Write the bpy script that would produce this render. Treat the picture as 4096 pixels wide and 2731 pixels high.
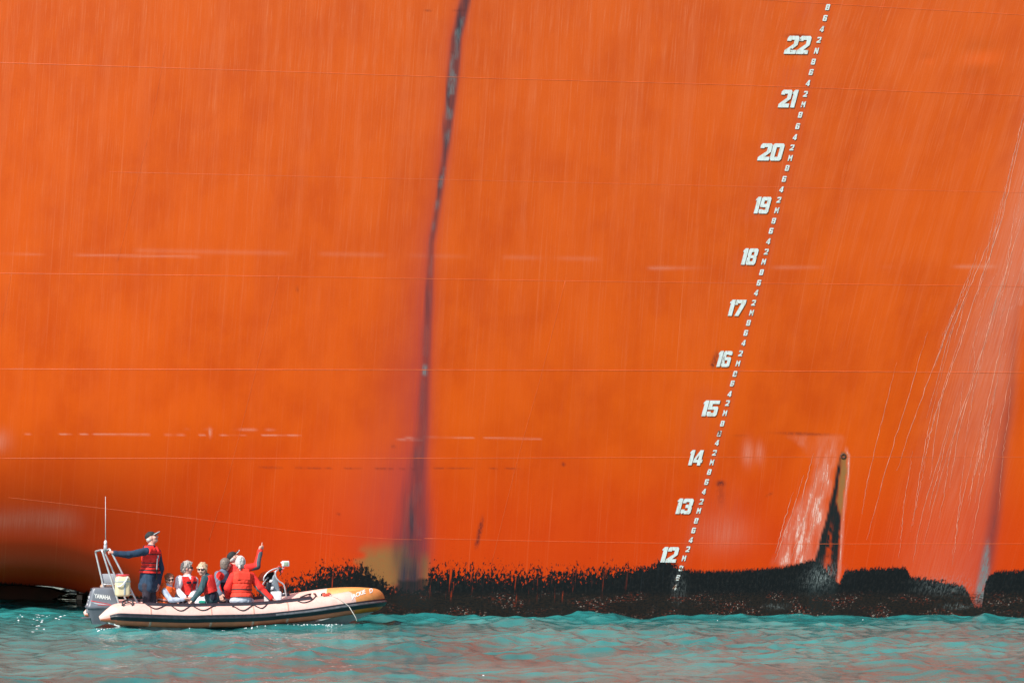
import bpy, math, random
import numpy as np
from mathutils import Vector, Matrix
from mathutils.geometry import tessellate_polygon
from mathutils.bvhtree import BVHTree

for o in list(bpy.data.objects):
    bpy.data.objects.remove(o)
SC = bpy.context.scene
COL = SC.collection
random.seed(4)
RNG = np.random.default_rng(11)

# ------------------------------------------------------------------ camera
F = 9665.0                      # focal length in pixels of the 4096 px wide photograph
ZC = 2.6                        # eye height over the water
PITCH = math.atan((1952.3 - 1365.5) / F)
cam_d = bpy.data.cameras.new('camera')
cam_d.sensor_width = 36.0
cam_d.lens = 36.0 * F / 4096.0
cam_d.clip_start = 0.5
cam_d.clip_end = 9000.0
cam = bpy.data.objects.new('camera', cam_d)
cam.location = (0, 0, ZC)
cam.rotation_euler = (math.pi / 2 + PITCH, 0, 0)
COL.objects.link(cam)
SC.camera = cam

# ------------------------------------------------------------------ sky, sun, exposure
SUN = Vector((-0.46, -0.62, 0.70)).normalized()
world = bpy.data.worlds.new('World')
SC.world = world
world.use_nodes = True
wn = world.node_tree
bg = wn.nodes['Background']
sky = wn.nodes.new('ShaderNodeTexSky')
sky.sky_type = 'NISHITA'
sky.sun_disc = False
sky.sun_elevation = math.asin(SUN.z)
sky.sun_rotation = math.atan2(SUN.x, SUN.y)
sky.air_density = 1.0
sky.dust_density = 1.2
sky.ozone_density = 1.0
wn.links.new(sky.outputs[0], bg.inputs['Color'])
bg.inputs['Strength'].default_value = 0.14
sd = bpy.data.lights.new('sun', 'SUN')
sd.energy = 4.6
sd.angle = math.radians(0.5)
sd.color = (1.0, 0.955, 0.89)
so = bpy.data.objects.new('sun', sd)
so.rotation_euler = SUN.to_track_quat('Z', 'Y').to_euler()
so.location = (-30, -30, 60)
COL.objects.link(so)
vs = SC.view_settings
vs.view_transform = 'Standard'
vs.look = 'None'
vs.gamma = 1.0
vs.exposure = 0.36
vs.use_curve_mapping = False
SC.render.engine = 'CYCLES'
SC.cycles.use_denoising = True
SC.cycles.max_bounces = 6

# ------------------------------------------------------------------ pixel <-> world helpers
CP, SP = math.cos(PITCH), math.sin(PITCH)
CAM = Vector((0, 0, ZC))

def ray(X, Y):
    u = (X - 2048.0) / F
    v = (1365.5 - Y) / F
    return Vector((u, CP - v * SP, SP + v * CP))

def at(X, Y, D):
    d = ray(X, Y)
    return CAM + d * (D / d.y)

def proj(p):
    """world points (n,3) -> px, py on the 2352-wide view of the photograph"""
    zz = p[..., 2] - ZC
    fw = p[..., 1] * CP + zz * SP
    up = -p[..., 1] * SP + zz * CP
    return (2048 + F * p[..., 0] / fw) * 0.57422, (1365.5 - F * up / fw) * 0.57422

K = 0.57422
def P2(px, py): return (px / K, py / K)
def Z1(x, y): return (280 + x * .28056, 2080 + y * .28061)
def Z2(x, y): return (600 + x * .22953, 2100 + y * .22959)
def Z3(x, y): return (820 + x * .21687, 2120 + y * .21684)
def Z4(x, y): return (1050 + x * .23384, 2280 + y * .23381)
def Z5(x, y): return (280 + x * .56122, 1960 + y * .56147)
def Z6(x, y): return (x * .22963, 2200 + y * .22959)
def Z7(x, y): return (280 + x * .19129, 2180 + y * .19133)
def Z8(x, y): return (1020 + x * .12757, 2220 + y * .12755)

def sstep(x):
    x = np.clip(x, 0, 1)
    return x * x * (3 - 2 * x)

def vnoise(x, y, seed=0):
    """smooth value noise, numpy"""
    xi = np.floor(x).astype(np.int64); yi = np.floor(y).astype(np.int64)
    fx = sstep(x - xi); fy = sstep(y - yi)
    def h(a, b):
        n = (a * 374761393 + b * 668265263 + seed * 974711) & 0x7fffffff
        n = ((n ^ (n >> 13)) * 1274126177) & 0x7fffffff
        return ((n ^ (n >> 16)) & 0xffff) / 65535.0
    return (h(xi, yi) * (1 - fx) + h(xi + 1, yi) * fx) * (1 - fy) + (h(xi, yi + 1) * (1 - fx) + h(xi + 1, yi + 1) * fx) * fy

# ------------------------------------------------------------------ objects
def new_mesh(name, verts, faces, mats=(), midx=None, smooth=True, org=(0, 0, 0)):
    me = bpy.data.meshes.new(name)
    v = np.asarray(verts, dtype=np.float64).reshape(-1, 3) - np.asarray(org)
    if isinstance(faces, np.ndarray):
        k = faces.shape[1]; n = len(faces)
        me.vertices.add(len(v)); me.vertices.foreach_set('co', v.astype(np.float32).ravel())
        me.loops.add(n * k); me.loops.foreach_set('vertex_index', faces.astype(np.int32).ravel())
        me.polygons.add(n)
        me.polygons.foreach_set('loop_start', np.arange(0, n * k, k, dtype=np.int32))
        me.update(calc_edges=True)
    else:
        me.from_pydata([tuple(a) for a in v], [], [tuple(f) for f in faces])
    for m in mats:
        me.materials.append(m)
    if midx is not None:
        me.polygons.foreach_set('material_index', np.asarray(midx, dtype=np.int32))
    me.polygons.foreach_set('use_smooth', np.full(len(me.polygons), bool(smooth)))
    me.update()
    return me

def root_loc(p):
    while p.parent: p = p.parent
    return p.location

def part(name, geo, mats, parent, midx=None, smooth=True, label=None, kind=None, auto=None):
    if not isinstance(mats, (list, tuple)): mats = [mats]
    me = new_mesh(name, geo[0], geo[1], mats, midx, smooth, root_loc(parent))
    if auto: smooth_by_angle(me, auto)
    o = bpy.data.objects.new(name, me)
    COL.objects.link(o)
    o.parent = parent
    if label: o['label'] = label
    if kind: o['kind'] = kind
    return o

def smooth_by_angle(me, deg):
    me.polygons.foreach_set('use_smooth', np.ones(len(me.polygons), dtype=bool))
    import bmesh
    bm = bmesh.new(); bm.from_mesh(me)
    a = math.radians(deg)
    for e in bm.edges:
        e.smooth = not (len(e.link_faces) == 2 and e.calc_face_angle(0) > a)
    bm.to_mesh(me); bm.free()

def thing(name, label, cat, loc, group=None):
    o = bpy.data.objects.new(name, None)
    o.empty_display_size = .1
    COL.objects.link(o)
    o.location = loc
    o['label'] = label; o['category'] = cat
    if group: o['group'] = group
    return o

def solid(name, geo, mats, label=None, cat=None, group=None, kind=None, loc=(0, 0, 0), midx=None, smooth=True, auto=None):
    if not isinstance(mats, (list, tuple)): mats = [mats]
    me = new_mesh(name, geo[0], geo[1], mats, midx, smooth, loc)
    if auto: smooth_by_angle(me, auto)
    o = bpy.data.objects.new(name, me)
    COL.objects.link(o)
    o.location = loc
    if label: o['label'] = label
    if cat: o['category'] = cat
    if group: o['group'] = group
    if kind: o['kind'] = kind
    return o

# ------------------------------------------------------------------ materials
class NT:
    def __init__(self, name):
        self.m = bpy.data.materials.new(name)
        self.m.use_nodes = True
        self.t = self.m.node_tree
        self.b = self.t.nodes['Principled BSDF']
    def put(self, sock, v):
        if v is None: return
        if hasattr(v, 'is_linked') or isinstance(v, bpy.types.NodeSocket):
            self.t.links.new(v, sock)
        else:
            if isinstance(v, tuple) and len(v) == 3 and sock.type == 'RGBA': v = v + (1,)
            sock.default_value = v
    def math(self, op, a, b=None, c=None, clamp=False):
        n = self.t.nodes.new('ShaderNodeMath'); n.operation = op; n.use_clamp = clamp
        for i, v in enumerate((a, b, c)):
            if v is not None: self.put(n.inputs[i], v)
        return n.outputs[0]
    def add(self, a, b): return self.math('ADD', a, b)
    def mul(self, a, b): return self.math('MULTIPLY', a, b)
    def sub(self, a, b): return self.math('SUBTRACT', a, b)
    def ss(self, v, lo, hi):
        n = self.t.nodes.new('ShaderNodeMapRange'); n.interpolation_type = 'SMOOTHSTEP'
        self.put(n.inputs[0], v); self.put(n.inputs[1], lo); self.put(n.inputs[2], hi)
        n.inputs[3].default_value = 0; n.inputs[4].default_value = 1
        return n.outputs[0]
    def mix(self, f, a, b):
        n = self.t.nodes.new('ShaderNodeMix'); n.data_type = 'RGBA'
        self.put(n.inputs[0], f); self.put(n.inputs[6], a); self.put(n.inputs[7], b)
        return n.outputs[2]
    def attr(self, name):
        n = self.t.nodes.new('ShaderNodeAttribute'); n.attribute_name = name
        return n
    def sep(self, v):
        n = self.t.nodes.new('ShaderNodeSeparateXYZ'); self.put(n.inputs[0], v)
        return n.outputs
    def coord(self):
        return self.t.nodes.new('ShaderNodeTexCoord').outputs['Object']
    def scale(self, v, s):
        n = self.t.nodes.new('ShaderNodeVectorMath'); n.operation = 'MULTIPLY'
        self.put(n.inputs[0], v); n.inputs[1].default_value = s
        return n.outputs[0]
    def noise(self, v, scale=1.0, detail=4, rough=.55, dist=0.0):
        n = self.t.nodes.new('ShaderNodeTexNoise')
        self.put(n.inputs['Vector'], v)
        n.inputs['Scale'].default_value = scale; n.inputs['Detail'].default_value = detail
        n.inputs['Roughness'].default_value = rough; n.inputs['Distortion'].default_value = dist
        return n.outputs[0]
    def voro(self, v, scale=1.0):
        n = self.t.nodes.new('ShaderNodeTexVoronoi')
        self.put(n.inputs['Vector'], v); n.inputs['Scale'].default_value = scale
        return n.outputs['Distance']
    def bump(self, h, strength=.3, dist=.01):
        n = self.t.nodes.new('ShaderNodeBump')
        self.put(n.inputs['Height'], h); n.inputs['Strength'].default_value = strength
        n.inputs['Distance'].default_value = dist
        self.t.links.new(n.outputs[0], self.b.inputs['Normal'])
    def set(self, **kw):
        for k, v in kw.items():
            self.put(self.b.inputs[k.replace('_', ' ')], v)

def mat(name, col, rough=.6, var=.12, scale=9.0, metal=0.0, bump=0.0, bscale=60.0, dirt=None, spec=.5):
    """plain painted / fabric / plastic surface: base colour with soft procedural variation"""
    t = NT(name)
    c = t.coord()
    n = t.noise(c, scale, 5)
    lo = tuple(x * (1 - var) for x in col); hi = tuple(min(1, x * (1 + var)) for x in col)
    cc = t.mix(t.ss(n, .3, .7), lo, hi)
    if dirt:
        cc = t.mix(t.mul(t.ss(t.noise(c, scale * 2.3, 6, .7), .52, .72), dirt[1]), cc, dirt[0])
    t.set(Base_Color=cc, Roughness=t.math('MULTIPLY_ADD', n, .2, rough - .1), Metallic=metal, Specular_IOR_Level=spec)
    if bump:
        t.bump(t.noise(c, bscale, 3), bump, .004)
    return t.m

# ------------------------------------------------------------------ mesh builders
def catmull(pts, n=8):
    pts = [np.asarray(p, float) for p in pts]
    out = []
    for i in range(len(pts) - 1):
        p0 = pts[i - 1] if i else 2 * pts[0] - pts[1]
        p1, p2 = pts[i], pts[i + 1]
        p3 = pts[i + 2] if i + 2 < len(pts) else 2 * pts[-1] - pts[-2]
        for k in range(n):
            t = k / n
            out.append(.5 * ((2 * p1) + (-p0 + p2) * t + (2 * p0 - 5 * p1 + 4 * p2 - p3) * t * t + (-p0 + 3 * p1 - 3 * p2 + p3) * t ** 3))
    out.append(pts[-1])
    return np.array(out)

def frames(path, up=(0, 0, 1)):
    path = np.asarray(path, float)
    t = np.gradient(path, axis=0)
    t /= np.linalg.norm(t, axis=1)[:, None] + 1e-12
    up = np.asarray(up, float)
    side = np.cross(t, up)
    bad = np.linalg.norm(side, axis=1) < .15
    side[bad] = np.cross(t[bad], (0.3, 1, 0))
    side /= np.linalg.norm(side, axis=1)[:, None]
    u = np.cross(side, t)
    return t, side, u

def sweep(path, r, n=8, cap=True):
    path = np.asarray(path, float)
    m = len(path)
    r = np.broadcast_to(np.asarray(r, float), (m,))
    # parallel transport frame
    t = np.gradient(path, axis=0); t /= np.linalg.norm(t, axis=1)[:, None] + 1e-12
    a = np.array((0, 0, 1.0)) if abs(t[0][2]) < .9 else np.array((1.0, 0, 0))
    s = np.cross(t[0], a); s /= np.linalg.norm(s)
    V = []
    for i in range(m):
        s = s - t[i] * np.dot(s, t[i]); s /= np.linalg.norm(s) + 1e-12
        b = np.cross(t[i], s)
        for k in range(n):
            w = 2 * math.pi * k / n
            V.append(path[i] + r[i] * (math.cos(w) * s + math.sin(w) * b))
    Fc = [(i * n + k, i * n + (k + 1) % n, (i + 1) * n + (k + 1) % n, (i + 1) * n + k) for i in range(m - 1) for k in range(n)]
    if cap:
        Fc.append(tuple(range(n))[::-1]); Fc.append(tuple((m - 1) * n + k for k in range(n)))
    return np.array(V), Fc

def loft(rings, cap=True, closed=True):
    n = len(rings[0]); m = len(rings)
    V = np.array([p for r in rings for p in r], float)
    kk = n if closed else n - 1
    Fc = [(i * n + k, i * n + (k + 1) % n, (i + 1) * n + (k + 1) % n, (i + 1) * n + k) for i in range(m - 1) for k in range(kk)]
    if cap:
        Fc.append(tuple(range(n))[::-1]); Fc.append(tuple((m - 1) * n + k for k in range(n)))
    return V, Fc

def join(*gs):
    V, Fc, o = [], [], 0
    for v, f in gs:
        V.append(np.asarray(v, float).reshape(-1, 3)); Fc += [tuple(int(i) + o for i in q) for q in f]; o += len(v)
    return np.concatenate(V), Fc

def rrect(w, h, r, n=4):
    """rounded rectangle outline, ccw, centred"""
    pts = []
    for cx, cy, a0 in ((w / 2 - r, h / 2 - r, 0), (-w / 2 + r, h / 2 - r, 90), (-w / 2 + r, -h / 2 + r, 180), (w / 2 - r, -h / 2 + r, 270)):
        for k in range(n):
            a = math.radians(a0 + 90 * k / (n - 1))
            pts.append((cx + r * math.cos(a), cy + r * math.sin(a)))
    return pts

def place(pts2, o, ax, ay):
    o, ax, ay = (np.asarray(q, float) for q in (o, ax, ay))
    return [o + ax * a + ay * b for a, b in pts2]

def rbox(o, ax, ay, az, w, d, h, r=.02, tr=.012):
    """rounded box: outline w x d on ax, ay, height h along az from o"""
    o, az = np.asarray(o, float), np.asarray(az, float)
    rings = []
    for hh, ins in ((0, tr), (tr * .3, tr * .3), (tr, 0), (h - tr, 0), (h - tr * .3, tr * .3), (h, tr)):
        rings.append(place(rrect(w - 2 * ins, d - 2 * ins, max(r - ins, .002)), o + az * hh, ax, ay))
    return loft(rings)

def ellipsoid(c, ax, ay, az, n=12, m=8):
    c, ax, ay, az = (np.asarray(q, float) for q in (c, ax, ay, az))
    rings = []
    for i in range(m + 1):
        a = math.pi * (i + (.02 if i == 0 else -.02 if i == m else 0)) / m
        rings.append([c - az * math.cos(a) + math.sin(a) * (ax * math.cos(2 * math.pi * k / n) + ay * math.sin(2 * math.pi * k / n)) for k in range(n)])
    return loft(rings)

def torus(c, ax, ay, R, r, n=28, m=8):
    c, ax, ay = (np.asarray(q, float) for q in (c, ax, ay))
    az = np.cross(ax, ay)
    V, Fc = [], []
    for i in range(n):
        w = 2 * math.pi * i / n
        d = ax * math.cos(w) + ay * math.sin(w)
        for k in range(m):
            q = 2 * math.pi * k / m
            V.append(c + d * (R + r * math.cos(q)) + az * r * math.sin(q))
    for i in range(n):
        for k in range(m):
            Fc.append((i * m + k, i * m + (k + 1) % m, ((i + 1) % n) * m + (k + 1) % m, ((i + 1) % n) * m + k))
    return np.array(V), Fc

def bvh_of(o):
    me = o.data
    l = root_loc(o)
    return BVHTree.FromPolygons([v.co + l for v in me.vertices], [tuple(p.vertices) for p in me.polygons])

def hit(bvh, X, Y):
    d = ray(X, Y).normalized()
    loc, nor, i, dist = bvh.ray_cast(CAM, d)
    if loc is None: return None, None
    if nor.dot(d) > 0: nor = -nor
    return loc, nor
# ================================================================== THE SHIP
def hull_depth0(x):
    return 50.0 + .0085 * np.maximum(0, -x - 1.0) ** 2 - .003 * np.maximum(0, x - 12) ** 2 * 0

def hull_grid(xs, mirror=False):
    """columns xs; each column is a profile integrated down and up from z = 6"""
    qd = np.concatenate([np.arange(0, 9.0, .028), np.arange(9.0, 24.0, .25)]) if not mirror else np.arange(0, 24, .6)
    qu = np.arange(.028, 9.0, .034) if not mirror else np.arange(.6, 9, .6)
    qu = np.concatenate([qu, np.arange(qu[-1] + .4, 17, .5)])
    phi0 = math.atan(.28)
    th = phi0 + (1.315 - phi0) * sstep((-xs - 3.2) / 7.5)
    th = np.where(xs < -10.5, th, th)
    L = 4.7 - 1.5 * sstep((-xs - 4) / 6)
    q0 = 1.5 + 1.55 * sstep((-xs - 4) / 6.5)
    X = xs[None, :]
    lf = sstep((-xs - 3.0) / 7.0)
    ph = phi0 + (math.radians(24) * lf)[None, :] * sstep((qd[:, None] - 1.6) / 3.3)
    ph = ph + np.maximum(0, th - phi0 - math.radians(24) * lf)[None, :] * sstep((qd[:, None] - (4.75 + 1.2 * (1 - lf))[None, :]) / 1.7)
    w3 = sstep((-xs - 7.5) / 1.1)
    ph = ph + (np.maximum(0, 1.572 - th) * w3)[None, :] * sstep((qd[:, None] - 7.5) / .9)
    dq = np.diff(qd, prepend=0)[:, None]
    z = 6.0 - np.cumsum(np.cos(ph) * dq, axis=0)
    y = (hull_depth0(xs) - .28 * 4.9)[None, :] + np.cumsum(np.sin(ph) * dq, axis=0)
    dqu = np.diff(qu, prepend=0)[:, None]
    phu = phi0 * (1 - sstep((qu[:, None] - 7.5) / 5.0))
    zu = 6.0 + np.cumsum(np.cos(phu) * dqu, axis=0) + 0 * X
    yu = (hull_depth0(xs) - .28 * 4.9)[None, :] - np.cumsum(np.sin(phu) * dqu, axis=0)
    Z = np.concatenate([zu[::-1], z]); Yy = np.concatenate([yu[::-1], y])
    Yy = np.minimum(Yy, 64.0)
    Z = np.maximum(Z, -2.2)
    Xx = np.broadcast_to(X, Z.shape).copy()
    P = np.stack([Xx, Yy, Z], -1)
    if mirror:
        P[..., 1] = 128.0 - P[..., 1]
    return P

def grid_faces(r, c, flip=False):
    i = np.arange(r * c).reshape(r, c)
    f = np.stack([i[:-1, :-1], i[1:, :-1], i[1:, 1:], i[:-1, 1:]], -1).reshape(-1, 4)
    return f[:, ::-1] if flip else f

xs = np.concatenate([np.linspace(-17.5, -11.4, 24), np.arange(-11.3, 11.3, .036), np.linspace(11.5, 62, 80)])
PG = hull_grid(xs)
# plates: small dents and faint "hungry horse" buckling between frames
px0, py0 = proj(PG)
dent = .012 * np.exp(-(((px0 - 2255) / 45) ** 2 + ((py0 - 118) / 22) ** 2)) - .008 * np.exp(-(((px0 - 2250) / 40) ** 2 + ((py0 - 150) / 18) ** 2))
dent += .006 * np.exp(-(((px0 - 2130) / 14) ** 2 + ((py0 - 135) / 10) ** 2))
buck = .006 * (vnoise(PG[..., 0] * 1.25, PG[..., 2] * .42, 3) - .5) + .010 * (vnoise(PG[..., 0] * .38, PG[..., 2] * .3, 8) - .5)
PG[..., 1] += dent + buck
R_, C_ = PG.shape[:2]
hull_v = PG.reshape(-1, 3)

# ---------------------------------------------------------------- paint, wear and painted light masks, one value per vertex
px, py = proj(hull_v)
def pl(y, pts):
    a = np.array(pts, float)
    return np.interp(y, a[:, 0], a[:, 1])
def soft(v, w): return sstep(.5 - v / (2 * w))          # 1 inside (v<0), soft edge of half width w
ns = vnoise(px / 9, py / 70, 1); nl = vnoise(px / 60, py / 90, 2); nf = vnoise(px / 4, py / 18, 5)
# fender rub stripe
c1 = pl(py, [(-300, 1110), (0, 1068), (90, 1048), (260, 1032), (400, 1016), (560, 990), (800, 978), (1000, 968), (1150, 952), (1260, 944), (1420, 938)])
w1 = pl(py, [(0, 11), (120, 12), (260, 10), (400, 6), (500, 7), (640, 8), (800, 9), (1000, 13), (1100, 18), (1180, 27), (1280, 32), (1420, 32)])
d1 = px - c1
e1 = pl(py, [(0, 5), (900, 6), (1050, 14), (1120, 24), (1200, 34), (1270, 34), (1330, 18)])
core = soft(np.abs(d1 + (ns - .5) * 6) - w1, e1) * pl(py, [(-50, .85), (250, .9), (400, .75), (560, .6), (900, .55), (1100, .66), (1180, .8), (1260, .9), (1330, .85), (1400, .9)])
core *= .75 + .5 * ns
halo_w = pl(py, [(0, 22), (400, 36), (700, 70), (900, 115), (1000, 130), (1150, 150), (1250, 110), (1400, 60)])
hal_l = np.exp(-np.maximum(0, -(d1) - w1) / (halo_w * .75)) ** 1.3
hal_r = np.exp(-np.maximum(0, d1 - w1) / pl(py, [(0, 9), (600, 12), (1300, 14)]))
halo = np.where(d1 < 0, hal_l, hal_r) * pl(py, [(-50, .6), (500, .7), (1000, .85), (1150, 1.1), (1260, 1.0), (1330, .3), (1400, .1)]) * (.9 + .5 * nl)
teal = .6 * soft(np.abs(d1) - w1 * .75, 3) * sstep((vnoise(px / 14, py / 26, 7) - .42) / .25) * pl(py, [(0, .25), (90, .9), (470, .8), (560, .3), (700, .15), (900, .1)])
teal += .8 * soft(np.abs(d1) - 5, 3) * soft(np.abs(py - 850) - 12, 6)
# second rub line near the right edge
c2 = pl(py, [(-300, 2420), (600, 2340), (900, 2322), (1050, 2300), (1200, 2282), (1300, 2266), (1420, 2248)])
d2 = px - c2
core2 = soft(np.abs(d2) - pl(py, [(600, 3), (1000, 8), (1200, 12), (1420, 16)]), 12) * pl(py, [(600, 0), (850, .25), (1000, .4), (1200, .55), (1290, .5), (1340, .3), (1420, .5)])
core2 = np.where(d2 > 0, core2, core2 * .8)
halo2 = np.exp(-np.abs(d2) / np.where(d2 < 0, 38, 16)) * pl(py, [(500, 0), (900, .35), (1100, .5), (1300, .6), (1380, .5)])
grey2 = soft(np.abs(px - pl(py, [(1230, 2270), (1390, 2252)])) - pl(py, [(1225, 1), (1300, 9), (1390, 16)]), 7) * sstep((py - 1225) / 40) * (1 - sstep((py - 1375) / 20))
core = np.maximum(core, core2); halo = np.maximum(halo, halo2)
# ochre primer showing through
och = soft((vnoise(px / 16, py / 14, 31) - .5) * 40 + np.abs(px - 893) - pl(py, [(1220, 30), (1270, 58), (1320, 66), (1350, 40), (1372, 8)]), 26) * sstep((py - 1230) / 50) * (1 - sstep((py - 1338) / 24))
och = np.maximum(och, .9 * soft(np.abs(px - 975) - 9, 9) * sstep((py - 1255) / 40) * (1 - sstep((py - 1345) / 14)))
# drain hole streak
dl = pl(py, [(1040, 1933), (1060, 1926), (1120, 1914), (1164, 1904), (1284, 1872), (1340, 1856)])
dr = pl(py, [(1035, 1940), (1045, 1945), (1090, 1944), (1134, 1938), (1200, 1931), (1284, 1926), (1345, 1920)])
ins = np.minimum(px - dl, dr - px)
drain = soft(-ins + (nf - .5) * 3, 2.2) * sstep((py - 1034) / 8)
wb = pl(py, [(1045, 2), (1075, 7), (1110, 11), (1150, 16), (1185, 34), (1340, 70)])
dblack = drain * soft(px - dl - wb - (nf - .5) * 7, 3.5)
opatch = soft(np.abs(px - pl(py, [(1180, 1912), (1340, 1896)])) - pl(py, [(1180, 0), (1230, 4), (1320, 9)]), 5) * sstep((py - 1180) / 60) * sstep((vnoise(px / 3, py / 9, 51) - .35) / .3)
dblack *= 1 - .8 * opatch
och = np.maximum(och, drain * (1 - dblack) * (1 - .95 * sstep((py - 1190) / 50)))
pinkline = soft(np.abs(px - dr - 4) - 2.5, 2.5) * sstep((py - 1020) / 20) * (1 - sstep((py - 1330) / 20))
brown = soft((vnoise(px / 12, py / 10, 33) - .5) * 16 + np.abs(px - 950) - 40, 8) * sstep((py - 1322 - 8 * ns) / 10) * (1 - sstep((py - 1392) / 8))
holeblk = np.exp(-(((px - 1937) / 5) ** 2 + ((py - 1047) / 4.5) ** 2))
# boot top (black band) upper edge, behind the inflatable it paints shade in black; positive below the edge
yt = pl(px, [(-400, 1330), (0, 1336), (150, 1352), (300, 1370), (420, 1374), (560, 1368), (650, 1346), (700, 1328), (745, 1306), (840, 1300), (870, 1326), (900, 1348), (950, 1358), (978, 1345), (984, 1318), (992, 1306),
             (1100, 1313), (1200, 1315), (1400, 1308), (1500, 1298), (1518, 1282), (1540, 1290), (1556, 1300), (1600, 1310), (1700, 1308), (1800, 1300), (1850, 1288), (1866, 1284), (1884, 1290), (1924, 1340), (1932, 1330), (1942, 1308),
             (2000, 1303), (2082, 1302), (2090, 1322), (2150, 1330), (2215, 1344), (2228, 1366), (2238, 1392), (2256, 1392), (2262, 1340), (2272, 1318), (2290, 1310), (2400, 1306), (2900, 1300)])
band = (py - yt) / 60.0
rag = pl(px, [(-400, .08), (200, .08), (560, .4), (700, .75), (860, .4), (960, .15), (985, .66), (1250, .66), (1420, .46), (1500, .22), (1580, .09), (1840, .05), (1900, .08), (2090, .10), (2160, .16), (2260, .06), (2900, .06)])
wl = 1.0 - np.clip((hull_v[:, 2] - .02) / .55, 0, 1)
foul = sstep((wl - .1) / .35) * sstep((px - 640) / 200)
# chalky scuffs
sl = px + .30 * (py - 900)
lb = pl(py, [(-200, 2420), (170, 2350), (420, 2275), (640, 2205), (760, 2150), (1000, 2075), (1150, 2035), (1340, 2000), (1420, 1990)])
rb = pl(py, [(-200, 2460), (600, 2345), (1000, 2300), (1340, 2248), (1420, 2240)])
sc1 = .62 * sstep((px - lb + 15) / 170) * (1 - sstep((px - rb + 20) / 60)) * pl(py, [(100, .95), (500, .95), (700, .8), (900, .55), (1050, .36), (1200, .24), (1320, .3), (1400, .1)])
sc1 = np.maximum(sc1, .55 * np.exp(-((px - rb - 8) / 10) ** 2) * (py < 700))
# scrape beside the drain
lb3 = pl(py, [(985, 1790), (1005, 1800), (1030, 1835), (1070, 1862), (1110, 1850), (1160, 1820), (1220, 1790), (1300, 1762)])
rb3 = pl(py, [(985, 1925), (1005, 1935), (1060, 1918), (1110, 1906), (1200, 1892), (1300, 1878)])
sc3 = sstep((px - lb3) / 26) * (1 - sstep((px - rb3 + 3) / 14)) * sstep((py - 992) / 14) * (1 - sstep((py - 1290) / 16))
sc3 *= pl(py, [(990, .25), (1050, .42), (1110, .9), (1300, 1)])
sc4 = .6 * np.exp(-(((px - 1718) / 12) ** 2 + ((py - 1040) / 26) ** 2)) + .5 * np.exp(-(((px - 1745) / 8) ** 2 + ((py - 1040) / 22) ** 2)) + .5 * np.exp(-(((px - 1665) / 60) ** 2 + ((py - 1225) / 40) ** 2)) * .5
refl_patch = .34 * (1 - sstep((px - 130) / 90)) * np.exp(-((py - 1196) / 26) ** 2) * (.55 + .6 * vnoise(px / 70, py / 14, 61)) + .4 * np.exp(-(((px + 5) / 26) ** 2 + ((py - 1012) / 24) ** 2))  # pale patches painting a glossy reflection at the hull's left edge
scuff_refl = np.maximum.reduce([refl_patch, sc1, sc3 * (.25 + .95 * vnoise(px / 13, py / 60, 41)) * (.45 + .55 * sstep((vnoise((px + .3 * py) / 7, py / 34, 43) - .3) / .3)), sc4, .9 * pinkline])
# pale pressure lines left by quays
def hline(x0, x1, y0, y1, w, amp, s):
    yy = y0 + (px - x0) / (x1 - x0) * (y1 - y0)
    return amp * np.exp(-((py - yy) / w) ** 2) * sstep((px - x0) / 20) * (1 - sstep((px - x1 + 30) / 30)) * sstep((vnoise(px / s, py * 0 + y0, 4) - .25) / .5)
pale = hline(-60, 470, 582, 590, 2.4, .20, 70) + hline(180, 1500, 573, 597, 5, .09, 70) + hline(20, 720, 996, 1000, 1.6, .42, 16) + hline(420, 640, 985, 987, 2.6, .3, 30)
pale += hline(905, 990, 1004, 1006, 2.2, 1.0, 20) + hline(905, 1010, 1009, 1011, 1.8, .7, 14) + hline(960, 1270, 1003, 1008, 1.6, .28, 22)
pale += .6 * np.exp(-(((px - 483) / 2.5) ** 2 + ((py - 993) / 9) ** 2)) + hline(1480, 2300, 616, 612, 4, .2, 60)
# rust and dark scars
def sp(x, y, rx, ry, a, ang=0):
    c, s = math.cos(ang), math.sin(ang)
    u, v = (px - x) * c + (py - y) * s, -(px - x) * s + (py - y) * c
    return a * np.exp(-((u / rx) ** 2 + (v / ry) ** 2) ** 1.5)
rust = sp(1655, 1110, 10, 7, .9) + sp(1656, 1135, 9, 26, .3) + sp(1103, 1214, 5, 26, .9, .22) + sp(1096, 1245, 5, 14, .7, .25) + sp(1643, 826, 7, 20, .7, .25) + sp(1636, 836, 5, 5, .8) + sp(1294, 1066, 4, 5, .7) + sp(904, 1025, 5, 4, .5)
rust += sp(1834, 84, 26, 5, .9) + sp(1767, 1135, 9, 2.0, .6, -.5) + sp(778, 1180, 4, 3, .7) + sp(683, 664, 3, 9, .35) + sp(1845, 996, 60, 3.5, .55, .03) + sp(1700, 1000, 18, 2.5, .2)
rust += hline(585, 970, 1073, 1077, 2.0, .55, 14) + hline(925, 1210, 1074, 1076, 1.8, .5, 18)
rust += sp(985, 24, 10, 2, .6, -.1) + sp(1057, 24, 14, 2.5, .8, -.06) + sp(1040, 122, 5, 3, .5) + .9 * holeblk
# rust wash under the numerals
xn = pl(py, [(0, 1903), (352, 1817), (600, 1755), (824, 1698), (1050, 1638), (1300, 1566)])
wash = np.exp(-((px - xn - 1) / 12) ** 2) * .55 * (.6 + .8 * vnoise(px / 30, py / 40, 9)) * (py < 1300) + np.exp(-((px - xn + 52) / 26) ** 2) * .42 * sstep((vnoise(py * 0 + 3, py / 60, 12) - .3) / .4)
wash += .5 * sp(1660, 1190, 50, 80, 1, .3)
fade_haze = np.clip((1000 - py) / 1000, 0, 1.3)  # paler upward: fading and chalk, with haze and sky reflection painted in

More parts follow.
